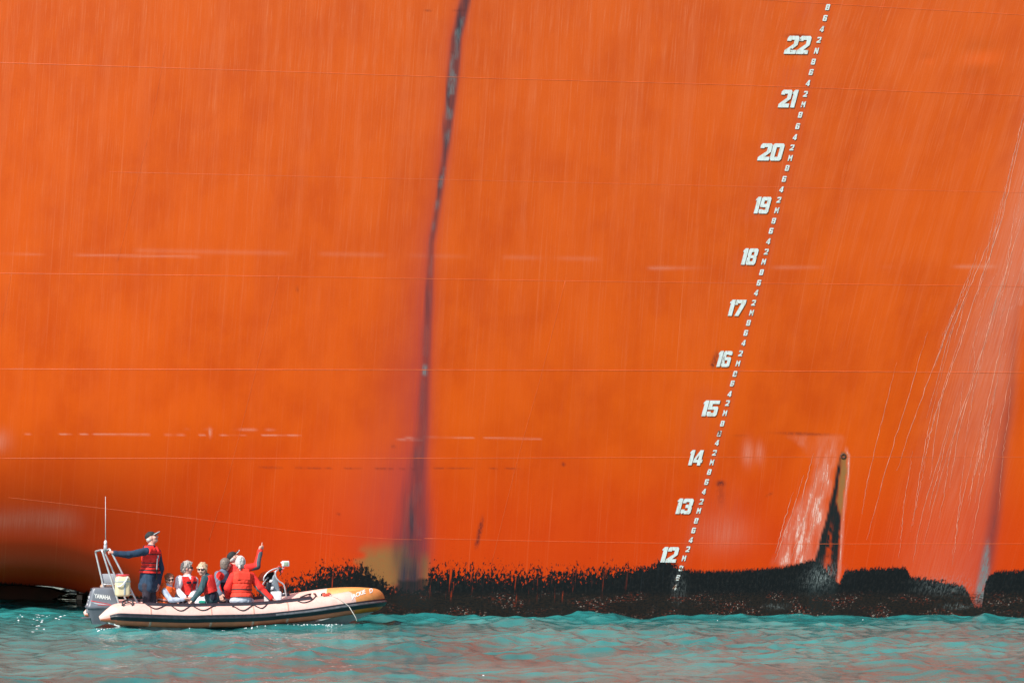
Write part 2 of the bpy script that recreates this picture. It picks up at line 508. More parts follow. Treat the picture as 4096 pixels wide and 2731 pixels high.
def col_attr(me, name, chans):
    a = me.color_attributes.new(name, 'FLOAT_COLOR', 'POINT')
    d = np.ones((len(me.vertices), 4), np.float32)
    for i, c in enumerate(chans): d[:, i] = c
    a.data.foreach_set('color', d.ravel())

t = NT('orange_hull_paint')
S = t.attr('streak').outputs['Vector']
A = t.sep(t.attr('rub').outputs['Color']); B = t.sep(t.attr('boot').outputs['Color']); D = t.sep(t.attr('wear').outputs['Color']); E = t.sep(t.attr('misc').outputs['Color'])
s1 = t.noise(t.scale(S, (9, .35, 1)), 1, 6, .62)
s2 = t.noise(t.scale(S, (32, 1.1, 1)), 1, 5, .6)
s3 = t.noise(t.scale(S, (70, 5, 1)), 1, 4, .6)
iso = t.noise(t.scale(S, (1.4, 1.0, 1)), 1, 5, .6)
fine = t.noise(t.scale(S, (34, 26, 1)), 1, 5, .65)
speck = t.noise(t.scale(S, (15, 10, 1)), 1, 6, .72)
base = t.mix(t.ss(iso, .3, .7), (.535, .060, .0017), (.60, .077, .0022))
big = t.noise(t.scale(S, (.42, .30, 1)), 1, 3, .5)
base = t.mix(t.mul(t.ss(big, .42, .62), .55), base, (.67, .091, .0028))
base = t.mix(t.mul(t.ss(s1, .52, .75), .28), base, (.56, .060, .0035))
chalk_amt = t.add(t.mul(t.ss(s2, .5, .78), t.math('MULTIPLY_ADD', E[0], .40, .06)), t.mul(t.ss(t.noise(t.scale(S, (4, .16, 1)), 1, 5, .6), .42, .75), t.math('MULTIPLY_ADD', E[0], .20, .04)))
chalk_amt = t.math('ADD', chalk_amt, t.mul(E[0], .14), clamp=True)
base = t.mix(chalk_amt, base, (.68, .175, .070))
base = t.mix(t.mul(t.ss(fine, .4, .8), .12), base, (.40, .05, .005))
base = t.mix(t.math('MULTIPLY', t.attr('misc').outputs['Alpha'], .68, clamp=True), base, (.57, .034, .0016))  # redder low and left: antifouling tone that also offsets green bounce light
run = t.noise(t.scale(S, (58, .22, 1)), 1, 4, .55)
run2 = t.noise(t.scale(S, (24, .10, 1)), 1, 4, .6)
base = t.mix(t.mul(t.add(t.ss(run, .60, .72), t.mul(t.ss(run2, .60, .70), .8)), .24), base, (.72, .20, .08))
# rust wash
base = t.mix(t.mul(E[2], t.ss(s2, .2, .7)), base, (.52, .075, .03))
# chalky scuffs, and the reflection painted at lower left
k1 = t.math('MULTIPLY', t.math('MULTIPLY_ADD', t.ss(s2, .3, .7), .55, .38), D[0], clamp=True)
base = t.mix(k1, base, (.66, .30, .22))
nz = t.add(t.mul(s3, .36), t.add(t.mul(s2, .36), t.mul(speck, .28)))
lo_ = t.math('MULTIPLY_ADD', D[0], -.19, .665)
k2 = t.math('MULTIPLY', t.ss(nz, lo_, t.add(lo_, .03)), t.ss(D[0], .1, .6), clamp=True)
base = t.mix(t.mul(k2, .7), base, (.80, .55, .48))
base = t.mix(t.math('MULTIPLY', D[1], t.ss(fine, .1, .6), clamp=True), base, (.72, .42, .32))
# rub stripe
base = t.mix(t.math('MULTIPLY', A[1], t.math('MULTIPLY_ADD', s2, .7, .35), clamp=True), base, (.36, .042, .040))
base = t.mix(t.math('MULTIPLY', A[2], t.math('MULTIPLY_ADD', speck, .5, .62), clamp=True), base, (.25, .135, .045))
base = t.mix(t.math('MULTIPLY', A[0], t.math('MULTIPLY_ADD', s2, .5, .72), clamp=True), base, (.042, .030, .040))
base = t.mix(t.math('MULTIPLY', E[1], t.ss(s3, .3, .6), clamp=True), base, (.15, .20, .20))
# rust scars
base = t.mix(t.math('MULTIPLY', D[2], t.ss(speck, .25, .6), clamp=True), base, (.09, .018, .016))
# black boot top with ragged, scraped upper edge, plus the shade painted behind the boat
s0 = t.noise(t.scale(S, (4.5, .3, 1)), 1, 4, .6)
speckv = t.noise(t.scale(S, (16, 9, 1)), 1, 6, .74)
hair = t.noise(t.scale(S, (75, 9, 1)), 1, 4, .7)
ragn = t.add(t.mul(t.sub(s0, .5), 2.0), t.add(t.mul(t.sub(speckv, .5), 6.0), t.mul(t.sub(s2, .5), .9)))
B1x = t.mul(t.sub(hair, .5), t.math('MULTIPLY_ADD', B[1], -.45, .5))
be = t.add(t.add(B[0], B1x), t.mul(B[1], ragn))
bm_ = t.ss(be, -.02, .05)
drip = t.mul(t.ss(t.add(t.mul(s0, .6), t.mul(s2, .4)), .565, .60), t.math('MULTIPLY', t.ss(B[1], .3, .8), t.sub(1.0, t.ss(B[0], .8, 1.25)), clamp=True))
bm_ = t.math('SUBTRACT', bm_, drip, clamp=True)
blackc = t.mix(t.ss(speck, .45, .75), (.0075, .0085, .0095), (.020, .019, .018))
blackc = t.mix(t.mul(t.ss(s2, .55, .75), .5), blackc, (.022, .030, .034))
base = t.mix(bm_, base, blackc)
base = t.mix(t.math('MULTIPLY', t.attr('boot').outputs['Alpha'], t.math('MULTIPLY_ADD', s2, .5, .75), clamp=True), base, (.012, .016, .017))
base = t.mix(t.math('MULTIPLY', t.attr('wear').outputs['Alpha'], t.mul(t.ss(s3, .42, .6), t.ss(speck, .4, .6)), clamp=True), base, (.26, .29, .28))
# barnacles, weed and rust along the waterline
fo = t.noise(t.scale(S, (12, 30, 1)), 1, 7, .8)
fo2 = t.voro(t.scale(S, (16, 26, 1)), 1)
fn2 = t.noise(t.scale(S, (1.3, 3, 1)), 1, 3)
base = t.mix(t.mul(B[2], t.ss(fo, .40, .6)), base, (.024, .016, .012))
base = t.mix(t.mul(B[2], t.mul(t.ss(fo, .52, .62), t.ss(fn2, .46, .66))), base, (.22, .032, .014))
base = t.mix(t.mul(B[2], t.mul(t.ss(fo2, .42, .2), t.mul(t.ss(speck, .5, .58), t.ss(fn2, .47, .6)))), base, (.30, .24, .20))
t.set(Base_Color=base, Specular_IOR_Level=.13,
      Roughness=t.math('MULTIPLY_ADD', s2, .12, .40))
t.bump(t.add(t.mul(s2, .5), t.mul(fine, .4)), .16, .004)
HULLM = t.m

SHIP = thing('cargo_ship', 'huge orange cargo ship hull filling the picture above the water with white draft numerals', 'ship', (2, 64, 0))
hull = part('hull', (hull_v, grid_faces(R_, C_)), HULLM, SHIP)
hme = hull.data
col_attr(hme, 'rub', (core, halo, och))
a = hme.color_attributes.new('boot', 'FLOAT_COLOR', 'POINT')
a.data.foreach_set('color', np.stack([band, rag, foul, np.clip(np.maximum(dblack, .8 * brown), 0, 1)], -1).astype(np.float32).ravel())
lowpale = .95 * np.exp(-(((px - 1885 + .5 * (py - 1330)) / 30) ** 2 + ((py - 1322) / 26) ** 2)) + .4 * sp(2180, 1345, 70, 26, 1) + .35 * sp(1560, 1350, 16, 40, 1) + .8 * sp(1782, 1392, 26, 7, 1) + .7 * sp(2200, 1392, 40, 7, 1)
col_attr(hme, 'wear', (scuff_refl, np.clip(pale, 0, 1), np.clip(rust, 0, 1), np.clip(lowpale, 0, 1)))
col_attr(hme, 'misc', (fade_haze, np.maximum(teal, grey2), np.clip(wash, 0, 1), np.clip(sstep((py - 950) / 330) * (1 + .4 * (1 - sstep((px - 300) / 500))), 0, 1.4)))
sv = hme.attributes.new('streak', 'FLOAT_VECTOR', 'POINT')
slant = px + (.07 + .22 * sstep((px - 1500) / 700)) * (py - 700)
sv.data.foreach_set('vector', np.stack([slant / 100, py / 100, 0 * px], -1).astype(np.float32).ravel())

# far side, deck, stern and bow plating: closes the ship so it shades what lies under the counter
xf = np.concatenate([np.linspace(-17.5, -2, 16), np.linspace(1, 62, 16)])
PM = hull_grid(xf, True)
plain = mat('plain_hull_paint', (.62, .085, .006), .45, .1, .6)
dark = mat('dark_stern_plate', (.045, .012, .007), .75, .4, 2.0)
part('shell_plating', (PM.reshape(-1, 3), grid_faces(PM.shape[0], PM.shape[1], True)), plain, SHIP)
PN = hull_grid(xf)
nt, ft = PN[0], PM[0]
V = np.concatenate([nt, ft]); n = len(nt)
part('deck', (V, [(i, i + 1, n + i + 1, n + i) for i in range(n - 1)]), plain, SHIP, smooth=False)
for ci in (0, -1):
    e1_, e2_ = PN[:, ci], PM[:, ci][::-1]
    V = np.concatenate([PN[:, ci], np.stack([PN[:, ci][:, 0], 128 - PN[:, ci][:, 1], PN[:, ci][:, 2]], -1)]); m = len(PN)
    part('transom' if ci == 0 else 'bow_plate', (V, [(i, i + 1, m + i + 1, m + i) for i in range(m - 1)]), plain, SHIP, smooth=False)

HB = BVHTree.FromPolygons([Vector(v) for v in hull_v[::1]], [tuple(f) for f in grid_faces(R_, C_).tolist()])

# ---------------------------------------------------------------- weld seams standing proud of the plating
seam_m = mat('seam_paint', (.64, .115, .028), .4, .18, 3.0)
def seam(pts, r=.010):
    P = catmull([(x, y, 0) for x, y in pts], 14)
    W = []
    for p in P:
        l, nn = hit(HB, p[0] / K, p[1] / K)
        if l is not None: W.append(np.array(l) + np.array(nn) * r * .1)
    if len(W) > 3:
        part('weld_seam', sweep(W, r, 6), seam_m, SHIP)
for pts, r in (
    ([(-40, 143), (600, 163), (1050, 178), (1700, 196), (2392, 222)], .011),
    ([(1690, -4), (2000, 15), (2392, 37)], .010),
    ([(250, 395), (1000, 412), (1700, 428), (2392, 443)], .008),
    ([(-40, 627), (600, 634), (1300, 645), (2392, 658)], .010),
    ([(-40, 847), (900, 849), (1600, 851), (2392, 856)], .014),
    ([(-40, 1052), (900, 1052), (1700, 1049), (2392, 1049)], .010),
    ([(975, 1236), (1300, 1243), (1700, 1248), (2392, 1248)], .009),
    ([(20, 1142), (220, 1165), (430, 1189), (700, 1221), (880, 1236), (970, 1239)], .006),
    ([(380, 100), (360, 220), (320, 400), (270, 600)], .007),
    ([(641, 636), (610, 760), (570, 920), (520, 1110), (480, 1240)], .008),
    ([(1298, 645), (1246, 850), (1190, 1050), (1130, 1290)], .008),
    ([(2032, 0), (1985, 200), (1935, 428), (1885, 650)], .006),
    ([(26, 630), (12, 700), (-6, 800)], .007),
    ([(0, 1010), (-2, 1011)], .007),
):
    seam(pts, r * .36)

scr_m = mat('scratched_primer', (.72, .30, .20), .5, .25, 6.0)
rs = np.random.default_rng(8)
def scratch(pts, w):
    P = catmull([(x, y, 0) for x, y in pts], 9)
    L_, R_2 = [], []
    n = len(P)
    for i, p in enumerate(P):
        ww = w * (.25 + .75 * math.sin(math.pi * (i + .3) / n)) * (.5 + rs.random())
        j = rs.normal() * .8
        a_, na = hit(HB, (p[0] + j - ww) / K, p[1] / K); b_, nb = hit(HB, (p[0] + j + ww) / K, p[1] / K)
        if a_ is None or b_ is None: return
        L_.append(np.array(a_) + np.array(na) * .003); R_2.append(np.array(b_) + np.array(nb) * .003)
    n = len(L_)
    part('paint_scratch', (np.array(L_ + R_2), [(i, i + 1, n + i + 1, n + i) for i in range(n - 1)]), scr_m, SHIP)
for pts, w in (([(2392, 120), (2340, 330), (2296, 520), (2250, 650), (2205, 790), (2160, 930), (2136, 1100)], 1.1), ([(2372, 420), (2330, 560), (2280, 720), (2240, 860), (2205, 980), (2180, 1120)], 1.0),
               ([(2300, 500), (2262, 580), (2210, 700), (2170, 800)], .8), ([(2352, 600), (2320, 700), (2290, 830), (2262, 960), (2248, 1090)], .8), ([(2220, 640), (2160, 800), (2100, 960), (2060, 1080)], .7),
               ([(2130, 760), (2090, 900), (2040, 1060), (1990, 1240)], .7), ([(2290, 700), (2230, 880), (2170, 1060), (2120, 1250)], .7), ([(2200, 900), (2160, 1040), (2118, 1180), (2096, 1290)], .7),
               ([(2060, 830), (2030, 950), (1998, 1080), (1980, 1180)], .6), ([(2330, 800), (2300, 960), (2270, 1100)], .6), ([(2250, 980), (2226, 1080), (2200, 1200), (2190, 1290)], .6), ([(1822, 1130), (1800, 1200), (1782, 1270)], .9),
               ([(1880, 1060), (1862, 1140), (1838, 1220), (1815, 1290)], 1.0), ([(1896, 1080), (1876, 1170), (1850, 1270)], .9), ([(1868, 1040), (1850, 1110), (1838, 1170)], .8), ([(1846, 1090), (1822, 1170), (1796, 1240), (1780, 1290)], .9)):
    scratch(pts, w * .62)
for i in range(46):                                    # the fan of fine scratches below the flare, far right
    y0 = rs.uniform(150, 1080); y1 = min(y0 + rs.uniform(90, 330), 1300)
    u0 = rs.random(); u1 = u0 + rs.normal() * .05
    P_ = []
    for k in range(5):
        yy = y0 + (y1 - y0) * k / 4
        lb_ = float(pl(yy, [(-200, 2420), (170, 2350), (420, 2275), (640, 2215), (760, 2165), (1000, 2095), (1150, 2060), (1340, 2030)])); rb_ = float(pl(yy, [(-200, 2470), (600, 2390), (1000, 2300), (1340, 2248)]))
        P_.append((lb_ + (rb_ - lb_) * (u0 + (u1 - u0) * k / 4) + rs.normal() * 1.2, yy))
    scratch(P_, rs.uniform(.25, .5))

# ---------------------------------------------------------------- draft marks: cut steel numerals welded to the plating
v_, h_ = .36, .22
G = {
 '0': ([(.12, 0), (.88, 0), (1, .1), (1, .9), (.88, 1), (.12, 1), (0, .9), (0, .1)], [[(v_, h_), (1 - v_, h_), (1 - v_, 1 - h_), (v_, 1 - h_)]]),
 '1': ([(.2, 0), (1, 0), (1, 1), (.35, 1), (0, .86), (0, .76), (.2, .78)], []),
 '2': ([(0, 0), (1, 0), (1, h_), (.55, h_), (1, .5), (1, .9), (.88, 1), (.12, 1), (0, .9), (0, .72), (v_, .72), (v_, 1 - h_), (1 - v_, 1 - h_), (1 - v_, .55), (0, .2)], []),
 '3': ([(.12, 0), (.88, 0), (1, .1), (1, .42), (.92, .5), (1, .58), (1, .9), (.88, 1), (.12, 1), (0, .9), (0, .7), (v_, .7), (v_, 1 - h_), (1 - v_, 1 - h_), (1 - v_, .61), (.35, .61), (.35, .39), (1 - v_, .39), (1 - v_, h_), (v_, h_), (v_, .3), (0, .3), (0, .1)], []),
 '4': ([(.5, 0), (.86, 0), (.86, .18), (1, .18), (1, .38), (.86, .38), (.86, 1), (.5, 1), (0, .38), (0, .18), (.5, .18)], [[(.27, .38), (.5, .38), (.5, .68)]]),
 '5': ([(.12, 0), (.88, 0), (1, .1), (1, .52), (.9, .62), (v_, .62), (v_, 1 - h_), (1, 1 - h_), (1, 1), (0, 1), (0, .42), (1 - v_, .42), (1 - v_, h_), (v_, h_), (v_, .3), (0, .3), (0, .1)], []),
 '6': ([(.12, 0), (.88, 0), (1, .1), (1, .52), (.9, .62), (v_, .62), (v_, 1 - h_), (1 - v_, 1 - h_), (1 - v_, .74), (1, .74), (1, .9), (.88, 1), (.12, 1), (0, .9), (0, .1)], [[(v_, h_), (1 - v_, h_), (1 - v_, .42), (v_, .42)]]),
 '7': ([(.2, 0), (.6, 0), (1, .75), (1, 1), (0, 1), (0, .68), (.25, .68), (.25, .78), (.58, .78)], []),
 '8': ([(.12, 0), (.88, 0), (1, .1), (1, .42), (.92, .5), (1, .58), (1, .9), (.88, 1), (.12, 1), (0, .9), (0, .58), (.08, .5), (0, .42), (0, .1)], [[(v_, h_), (1 - v_, h_), (1 - v_, .41), (v_, .41)], [(v_, .59), (1 - v_, .59), (1 - v_, 1 - h_), (v_, 1 - h_)]]),
 'M': ([(0, 0), (.28, 0), (.28, .55), (.5, .25), (.72, .55), (.72, 0), (1, 0), (1, 1), (.74, 1), (.5, .62), (.26, 1), (0, 1)], []),
 'N': ([(0, 0), (.3, 0), (.3, .52), (.68, 0), (1, 0), (1, 1), (.7, 1), (.7, .48), (.32, 1), (0, 1)], []),
}
o9, h9 = G['6']
G['9'] = ([(1 - x, 1 - y) for x, y in o9], [[(1 - x, 1 - y) for x, y in h9[0]]])

def nmat(name, rustlo):
    q = NT(name); c = q.coord()
    n1 = q.noise(c, 15, 6, .7); n2 = q.noise(q.scale(c, (30, 30, 5)), 1, 4)
    cc = q.mix(q.ss(n2, .35, .75), (.67, .72, .70), (.57, .60, .55))
    cc = q.mix(q.mul(q.ss(n2, .5, .75), .45), cc, (.42, .33, .2))
    cc = q.mix(q.ss(n1, rustlo, rustlo + .06), cc, (.15, .075, .045))
    q.set(Base_Color=cc, Roughness=.55)
    return q.m
WHITE, WORN, RUSTY = nmat('white_numeral_paint', .66), nmat('worn_numeral_paint', .58), nmat('rusted_numeral_paint', .57)
FAINT = nmat('blackened_numeral_paint', .47)
EDGE = mat('numeral_edge_rust', (.16, .055, .03), .8, .4, 20)

def glyph(ch, x, y, w, h, m, skew=.27, tilt=.012, th=.014):
    """x, y: lower left corner on the photograph (2352 scale); w, h: size there"""
    outer, holes = G[ch]
    loops = [outer] + holes
    def pos(u, v):
        X = x + u * w + v * h * skew
        Y = y - v * h + (u * w) * tilt
        l, nn = hit(HB, X / K, Y / K)
        return np.array(l), np.array(nn)
    flat, back = [], []
    for lp in loops:
        for u, v in lp:
            l, nn = pos(u, v)
            flat.append(l + nn * th); back.append(l - nn * .01)
    tris = tessellate_polygon([[Vector((u, v, 0)) for u, v in lp] for lp in loops])
    n = len(flat)
    Fc = [tuple(q) for q in tris]; mi = [0] * len(Fc)
    o = 0
    for lp in loops:
        k = len(lp)
        for i in range(k):
            Fc.append((o + i, o + (i + 1) % k, n + o + (i + 1) % k, n + o + i)); mi.append(1)
        o += k
    return part('draft_numeral', (np.array(flat + back), Fc), [m, EDGE], SHIP, midx=mi, smooth=False)

BIG = [('22', 1799.6, 124, 1865.6, 82.6, WORN), ('21', 1786, 246.9, 1835, 206.4, WHITE), ('20', 1738.7, 368.6, 1803.7, 329.2, WHITE), ('19', 1728.5, 490, 1773.4, 451.8, WHITE),
       ('18', 1699.2, 607.6, 1743.8, 570, WHITE), ('17', 1669, 724.9, 1715.2, 687.7, WHITE), ('16', 1643, 841.8, 1684, 805.2, WORN), ('15', 1608.4, 954.9, 1654.8, 918.7, WHITE),
       ('14', 1578, 1067.5, 1620, 1032.5, WHITE), ('13', 1548.6, 1179, 1594.9, 1143.6, WORN), ('12', 1514, 1290.3, 1561.3, 1254.8, WHITE)]
for s, x0, y0, x1, y1, m in BIG:
    H = y0 - y1; Wt = (x1 - x0) - .27 * H
    u = [.5 if c == '1' else 1 for c in s]
    unit = (Wt - 1.0) / sum(u)
    X = x0
    for c, k in zip(s, u):
        glyph(c, X, y0 - (0 if X == x0 else -.3), unit * k - .3, H, m)
        X += unit * k + 1.0
SM = [('8', 1901, 17), ('6', 1895, 42), ('4', 1888, 67), ('2', 1881, 92), ('N', 1875, 117), ('8', 1868, 142), ('6', 1863, 166), ('4', 1856, 191), ('2', 1850, 216), ('M', 1845, 240), ('8', 1838, 264), ('6', 1832, 290), ('4', 1826, 315), ('2', 1819, 339), ('M', 1815, 363), ('8', 1808, 386), ('6', 1801, 411), ('4', 1795, 435), ('2', 1789, 459), ('M', 1784, 483), ('8', 1777, 507), ('6', 1771, 530), ('4', 1765, 554), ('2', 1760, 578), ('M', 1754, 601), ('8', 1749, 625), ('6', 1743, 649), ('4', 1737, 672), ('2', 1731, 695), ('M', 1726, 718), ('8', 1719, 741), ('6', 1713, 764), ('4', 1708, 787), ('2', 1701, 811), ('M', 1695, 834), ('8', 1688, 858), ('6', 1682, 880), ('4', 1676, 904), ('2', 1671, 925), ('M', 1665, 948), ('8', 1659, 972), ('6', 1652, 995), ('4', 1647, 1016), ('2', 1641, 1039), ('M', 1635, 1061), ('8', 1629, 1083), ('6', 1623, 1106), ('4', 1617, 1128), ('2', 1611, 1151), ('M', 1605, 1172), ('8', 1599, 1195), ('6', 1593, 1217), ('4', 1587, 1239), ('2', 1580, 1260), ('M', 1571, 1281), ('8', 1564, 1304)]
rus = {4: 2, 2: 1, 9: 1, 30: 2, 31: 2, 32: 2, 33: 1, 35: 2, 36: 1, 38: 2, 39: 1, 40: 2, 41: 3, 42: 2, 43: 1, 44: 2, 45: 2, 46: 2, 47: 2, 48: 1, 49: 1, 50: 2, 51: 2, 52: 2, 53: 1, 54: 2, 55: 3}
for i, (c, x, y) in enumerate(SM):
    k = 1 - .06 * i / 56
    w, h = 9.2 * k, 13.6 * k
    glyph(c, x - w / 2 - .135 * h, y + h / 2, w, h, (WHITE, WORN, RUSTY, FAINT)[rus.get(i, 0)], th=.010)
for c, x, y in (('6', 1557, 1326), ('4', 1550, 1348)):
    glyph(c, x - 6, y + 6, 8.5, 12.5, FAINT, th=.006)

# drain outlet: short pipe ring in the plating
l, nn = hit(HB, 1937 / K, 1047 / K)
ax = Vector((1, 0, 0)); ay = nn.cross(ax).normalized()
part('drain_outlet', torus(l, ax, ay, .045, .018, 20, 8), mat('drain_rust', (.07, .025, .015), .8, .4, 20), SHIP)

# rudder with lifting lugs, seen in the dark under the counter
def plate(poly, D, th, m, name, parent):
    Fp = [np.array(at(x, y, D)) for x, y in poly]
    Bp = [p + np.array((0, th, 0)) for p in Fp]
    n = len(Fp)
    tr = tessellate_polygon([[Vector((p[0], p[2], 0)) for p in Fp]])
    Fc = [tuple(q) for q in tr] + [tuple(n + i for i in q)[::-1] for q in tr] + [(i, (i + 1) % n, n + (i + 1) % n, n + i) for i in range(n)]
    return part(name, (np.array(Fp + Bp), Fc), m, parent, smooth=False)
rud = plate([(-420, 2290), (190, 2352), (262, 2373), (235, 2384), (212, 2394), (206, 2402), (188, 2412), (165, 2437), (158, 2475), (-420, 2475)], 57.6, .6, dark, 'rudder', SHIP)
lug_m = mat('lug_steel', (.028, .02, .018), .5, .3, 8)
part('lifting_lug', torus(at(205.5, 2412, 57.5), (1, 0, 0), (0, 0, 1), .058, .022), lug_m, rud)
part('lifting_lug', torus(at(237, 2392, 57.5), (.55, 0, .15), (0, 0, 1), .075, .022), lug_m, rud)
# zinc anodes bolted one over the other on the stern frame
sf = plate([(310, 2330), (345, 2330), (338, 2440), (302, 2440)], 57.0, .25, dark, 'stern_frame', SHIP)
zinc = mat('zinc_anode', (.55, .48, .49), .6, .25, 6)
for (x0, y0, x1, y1, sk) in ((316, 2352, 337, 2372, -1.5), (309, 2378, 331, 2415, -4)):
    a0, a1 = at(x0, y1, 56.93), at(x1, y0, 56.93)
    part('zinc_anode', rbox((a0 + a1) / 2 - Vector((0, 0, (a1.z - a0.z) / 2)), (1, 0, 0), (0, 1, 0), (sk * .01, 0, 1), a1.x - a0.x, .06, a1.z - a0.z, .012, .008), zinc, sf)

# ================================================================== THE SEA
WV = []
rw = np.random.default_rng(5)
for i in range(46):
    lam = .28 * (3.6 / .28) ** (rw.random() ** .8)
    ang = math.radians(205 + rw.normal() * 48)
    am = .0058 * lam ** 1.02 * (.5 + rw.random())
    if lam > 1.4: am *= .5
    if lam < 1.3: am *= 1.42
    WV.append((2 * math.pi / lam, math.cos(ang), math.sin(ang), am, rw.random() * 6.283))
def wave(x, y):
    z = np.zeros_like(x); dx = np.zeros_like(x); dy = np.zeros_like(x)
    gust = .55 + .9 * vnoise(x * .28 + 7, y * .22, 21)
    for k, cx, cy, am, ph in WV:
        p = k * (x * cx + y * cy) + ph
        s, c = np.sin(p), np.cos(p)
        z += am * s; dx += .85 * am * c * cx; dy += .85 * am * c * cy
    return z * gust, dx * gust, dy * gust
def axis(lo, hi, step, far):
    core_ = np.arange(lo, hi, step)
    g = step * 1.35 ** np.arange(1, 40); e = np.cumsum(g); e = e[e < far]
    return np.concatenate([lo - e[::-1], core_, core_[-1] + e])
gx = axis(-11.5, 11.5, .035, 5000); gy = axis(29.5, 60.5, .06, 5000)
GX, GY = np.meshgrid(gx, gy)
fadew = np.clip(1 - (np.maximum(np.abs(GX) - 11, 0) / 60), 0, 1) * np.clip(1 - np.maximum(np.abs(GY - 45) - 15, 0) / 60, 0, 1)
wz, wdx, wdy = wave(GX, GY)
# bow wave pushed up along the inflatable
def bowwave(x, y):
    th = math.radians(19.5)
    f = (x + 5.3) * math.cos(th) + (y - 46.6) * math.sin(th); a = -(x + 5.3) * math.sin(th) + (y - 46.6) * math.cos(th)
    b = .11 * np.exp(-((f - 1.15) / .75) ** 2 - ((a + 1.0) / .26) ** 2) + .05 * np.exp(-((f - 2.0) / .5) ** 2 - ((a + .75) / .3) ** 2)
    return b + .04 * np.exp(-((f + 2.3) / .5) ** 2 - ((a + .8) / .3) ** 2)
wz = wz + bowwave(GX, GY)
wz = wz * (1 - .6 * np.exp(-((GX + 9.3) / 2.2) ** 2 - ((GY - 55.5) / 3.0) ** 2))
sea_v = np.stack([GX + wdx * fadew, GY + wdy * fadew, wz * fadew - .035], -1).reshape(-1, 3)
t = NT('sea_water')
c = t.coord()
deep = t.mix(t.ss(t.noise(c, .22, 4), .35, .65), (.014, .138, .136), (.024, .214, .206))
t.set(Base_Color=deep, Roughness=.045, IOR=1.333, Specular_IOR_Level=.5)
n1 = t.noise(t.scale(c, (4.2, 5.5, 1)), 1, 5, .55)
n2 = t.noise(t.scale(c, (15, 20, 1)), 1, 3, .5)
t.bump(t.add(t.mul(n1, 1.0), t.mul(n2, .34)), .34, .05)
sea = solid('sea', (sea_v, grid_faces(len(gy), len(gx), True)), t.m, kind='structure')
sea['label'] = 'choppy turquoise sea water in front of the orange hull'
# ================================================================== THE INFLATABLE BOAT
TH = math.radians(19.5)
BF = Vector((math.cos(TH), math.sin(TH), 0))        # ahead
BA = Vector((-math.sin(TH), math.cos(TH), 0))       # athwart, away from the eye
UP = Vector((0, 0, 1))
BC = Vector((-5.3, 46.6, 0))
def bp(xy, lat, z=None):
    """point where the sight line through pixel xy meets the vertical plane `lat` metres from the boat's centreline"""
    d = ray(*xy)
    tt = (lat + BA.dot(BC - CAM)) / BA.dot(d)
    p = CAM + d * tt
    if z is not None: p = Vector((p.x, p.y, z))
    return p
def loc(p):
    q = Vector(p) - BC
    return q.dot(BF), q.dot(BA), q.z
def glo(f, a, z): return BC + BF * f + BA * a + UP * z

pinkt = NT('faded_salmon_tube')
c = pinkt.coord()
g = pinkt.t.nodes.new('ShaderNodeNewGeometry')
n1 = pinkt.noise(c, 5, 6, .6); n2 = pinkt.noise(c, 26, 4, .6)
cc = pinkt.mix(pinkt.ss(n1, .3, .7), (.73, .43, .36), (.78, .51, .44))
cc = pinkt.mix(pinkt.mul(pinkt.ss(n2, .5, .75), .35), cc, (.66, .33, .25))
pinkt.set(Base_Color=cc, Roughness=.5)
pinkt.bump(n2, .08, .004)
PINK = pinkt.m
PATCH = mat('pale_tube_patch', (.78, .50, .42), .5, .06, 8)
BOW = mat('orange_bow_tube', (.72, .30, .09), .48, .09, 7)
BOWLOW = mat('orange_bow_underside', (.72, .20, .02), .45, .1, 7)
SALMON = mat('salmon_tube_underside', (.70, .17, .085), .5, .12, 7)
BLACK = mat('black_rubber', (.012, .015, .020), .45, .3, 14, bump=.1)
PAD = mat('black_deck_pad', (.014, .015, .024), .6, .3, 20, bump=.15)
STEEL = mat('brushed_tube_metal', (.56, .57, .58), .34, .12, 12, metal=.35)
GREYP = mat('grey_moulded_plastic', (.33, .34, .36), .45, .1, 8)
WHITEP = mat('white_gelcoat', (.78, .78, .78), .4, .05, 6)
ROPE = mat('dark_grab_rope', (.016, .015, .022), .85, .5, 60)
PALE_ROPE = mat('pale_tow_rope', (.55, .52, .46), .85, .25, 60)

BOAT = thing('rubber_boat', 'salmon and orange rigid inflatable boat with black rubbing strake carrying seven people', 'boat', BC)

# tube: near side, round the bow, far side
near = [((212, 914), .045), ((240, 905), .085), ((290, 890), .150), ((338, 882), .200), ((450, 886), .212), ((800, 897), .214), ((1000, 894), .214), ((1300, 887), .214), ((1500, 870), .214), ((1700, 848), .217)]
side = []
for i, ((x, y), r) in enumerate(near):
    q = loc(bp(Z5(x, y), -.86)); side.append((q[0], q[1], q[2], r))
bowp = []
for (x, y), a, r in (((1850, 826), -.85, .220), ((1960, 808), -.80, .223), ((2060, 793), -.64, .226), ((2130, 784), -.38, .226), ((2158, 780), 0.0, .226)):
    q = loc(bp(Z5(x, y), a)); bowp.append((q[0], a, q[2], r))
half = side + bowp
ctrl = half + [(f, -a, z, r) for f, a, z, r in half[-2::-1]]
cr = catmull(ctrl, 7)
tube_path = np.array([glo(f, a, z) for f, a, z, r in cr]); tube_r = cr[:, 3]
TT, TS, TU = frames(tube_path)      # TS points to the right of travel: outboard on the near side
NSEG = 28
V = []
for i in range(len(tube_path)):
    for k in range(NSEG):
        w = 2 * math.pi * k / NSEG
        V.append(tube_path[i] + tube_r[i] * (math.cos(w) * TS[i] + math.sin(w) * TU[i]))
m_ = len(tube_path)
Fc, mi = [], []
fb = loc(bp(Z5(1988, 800), -.78))[0]; fp = loc(bp(Z5(1885, 820), -.84))[0]
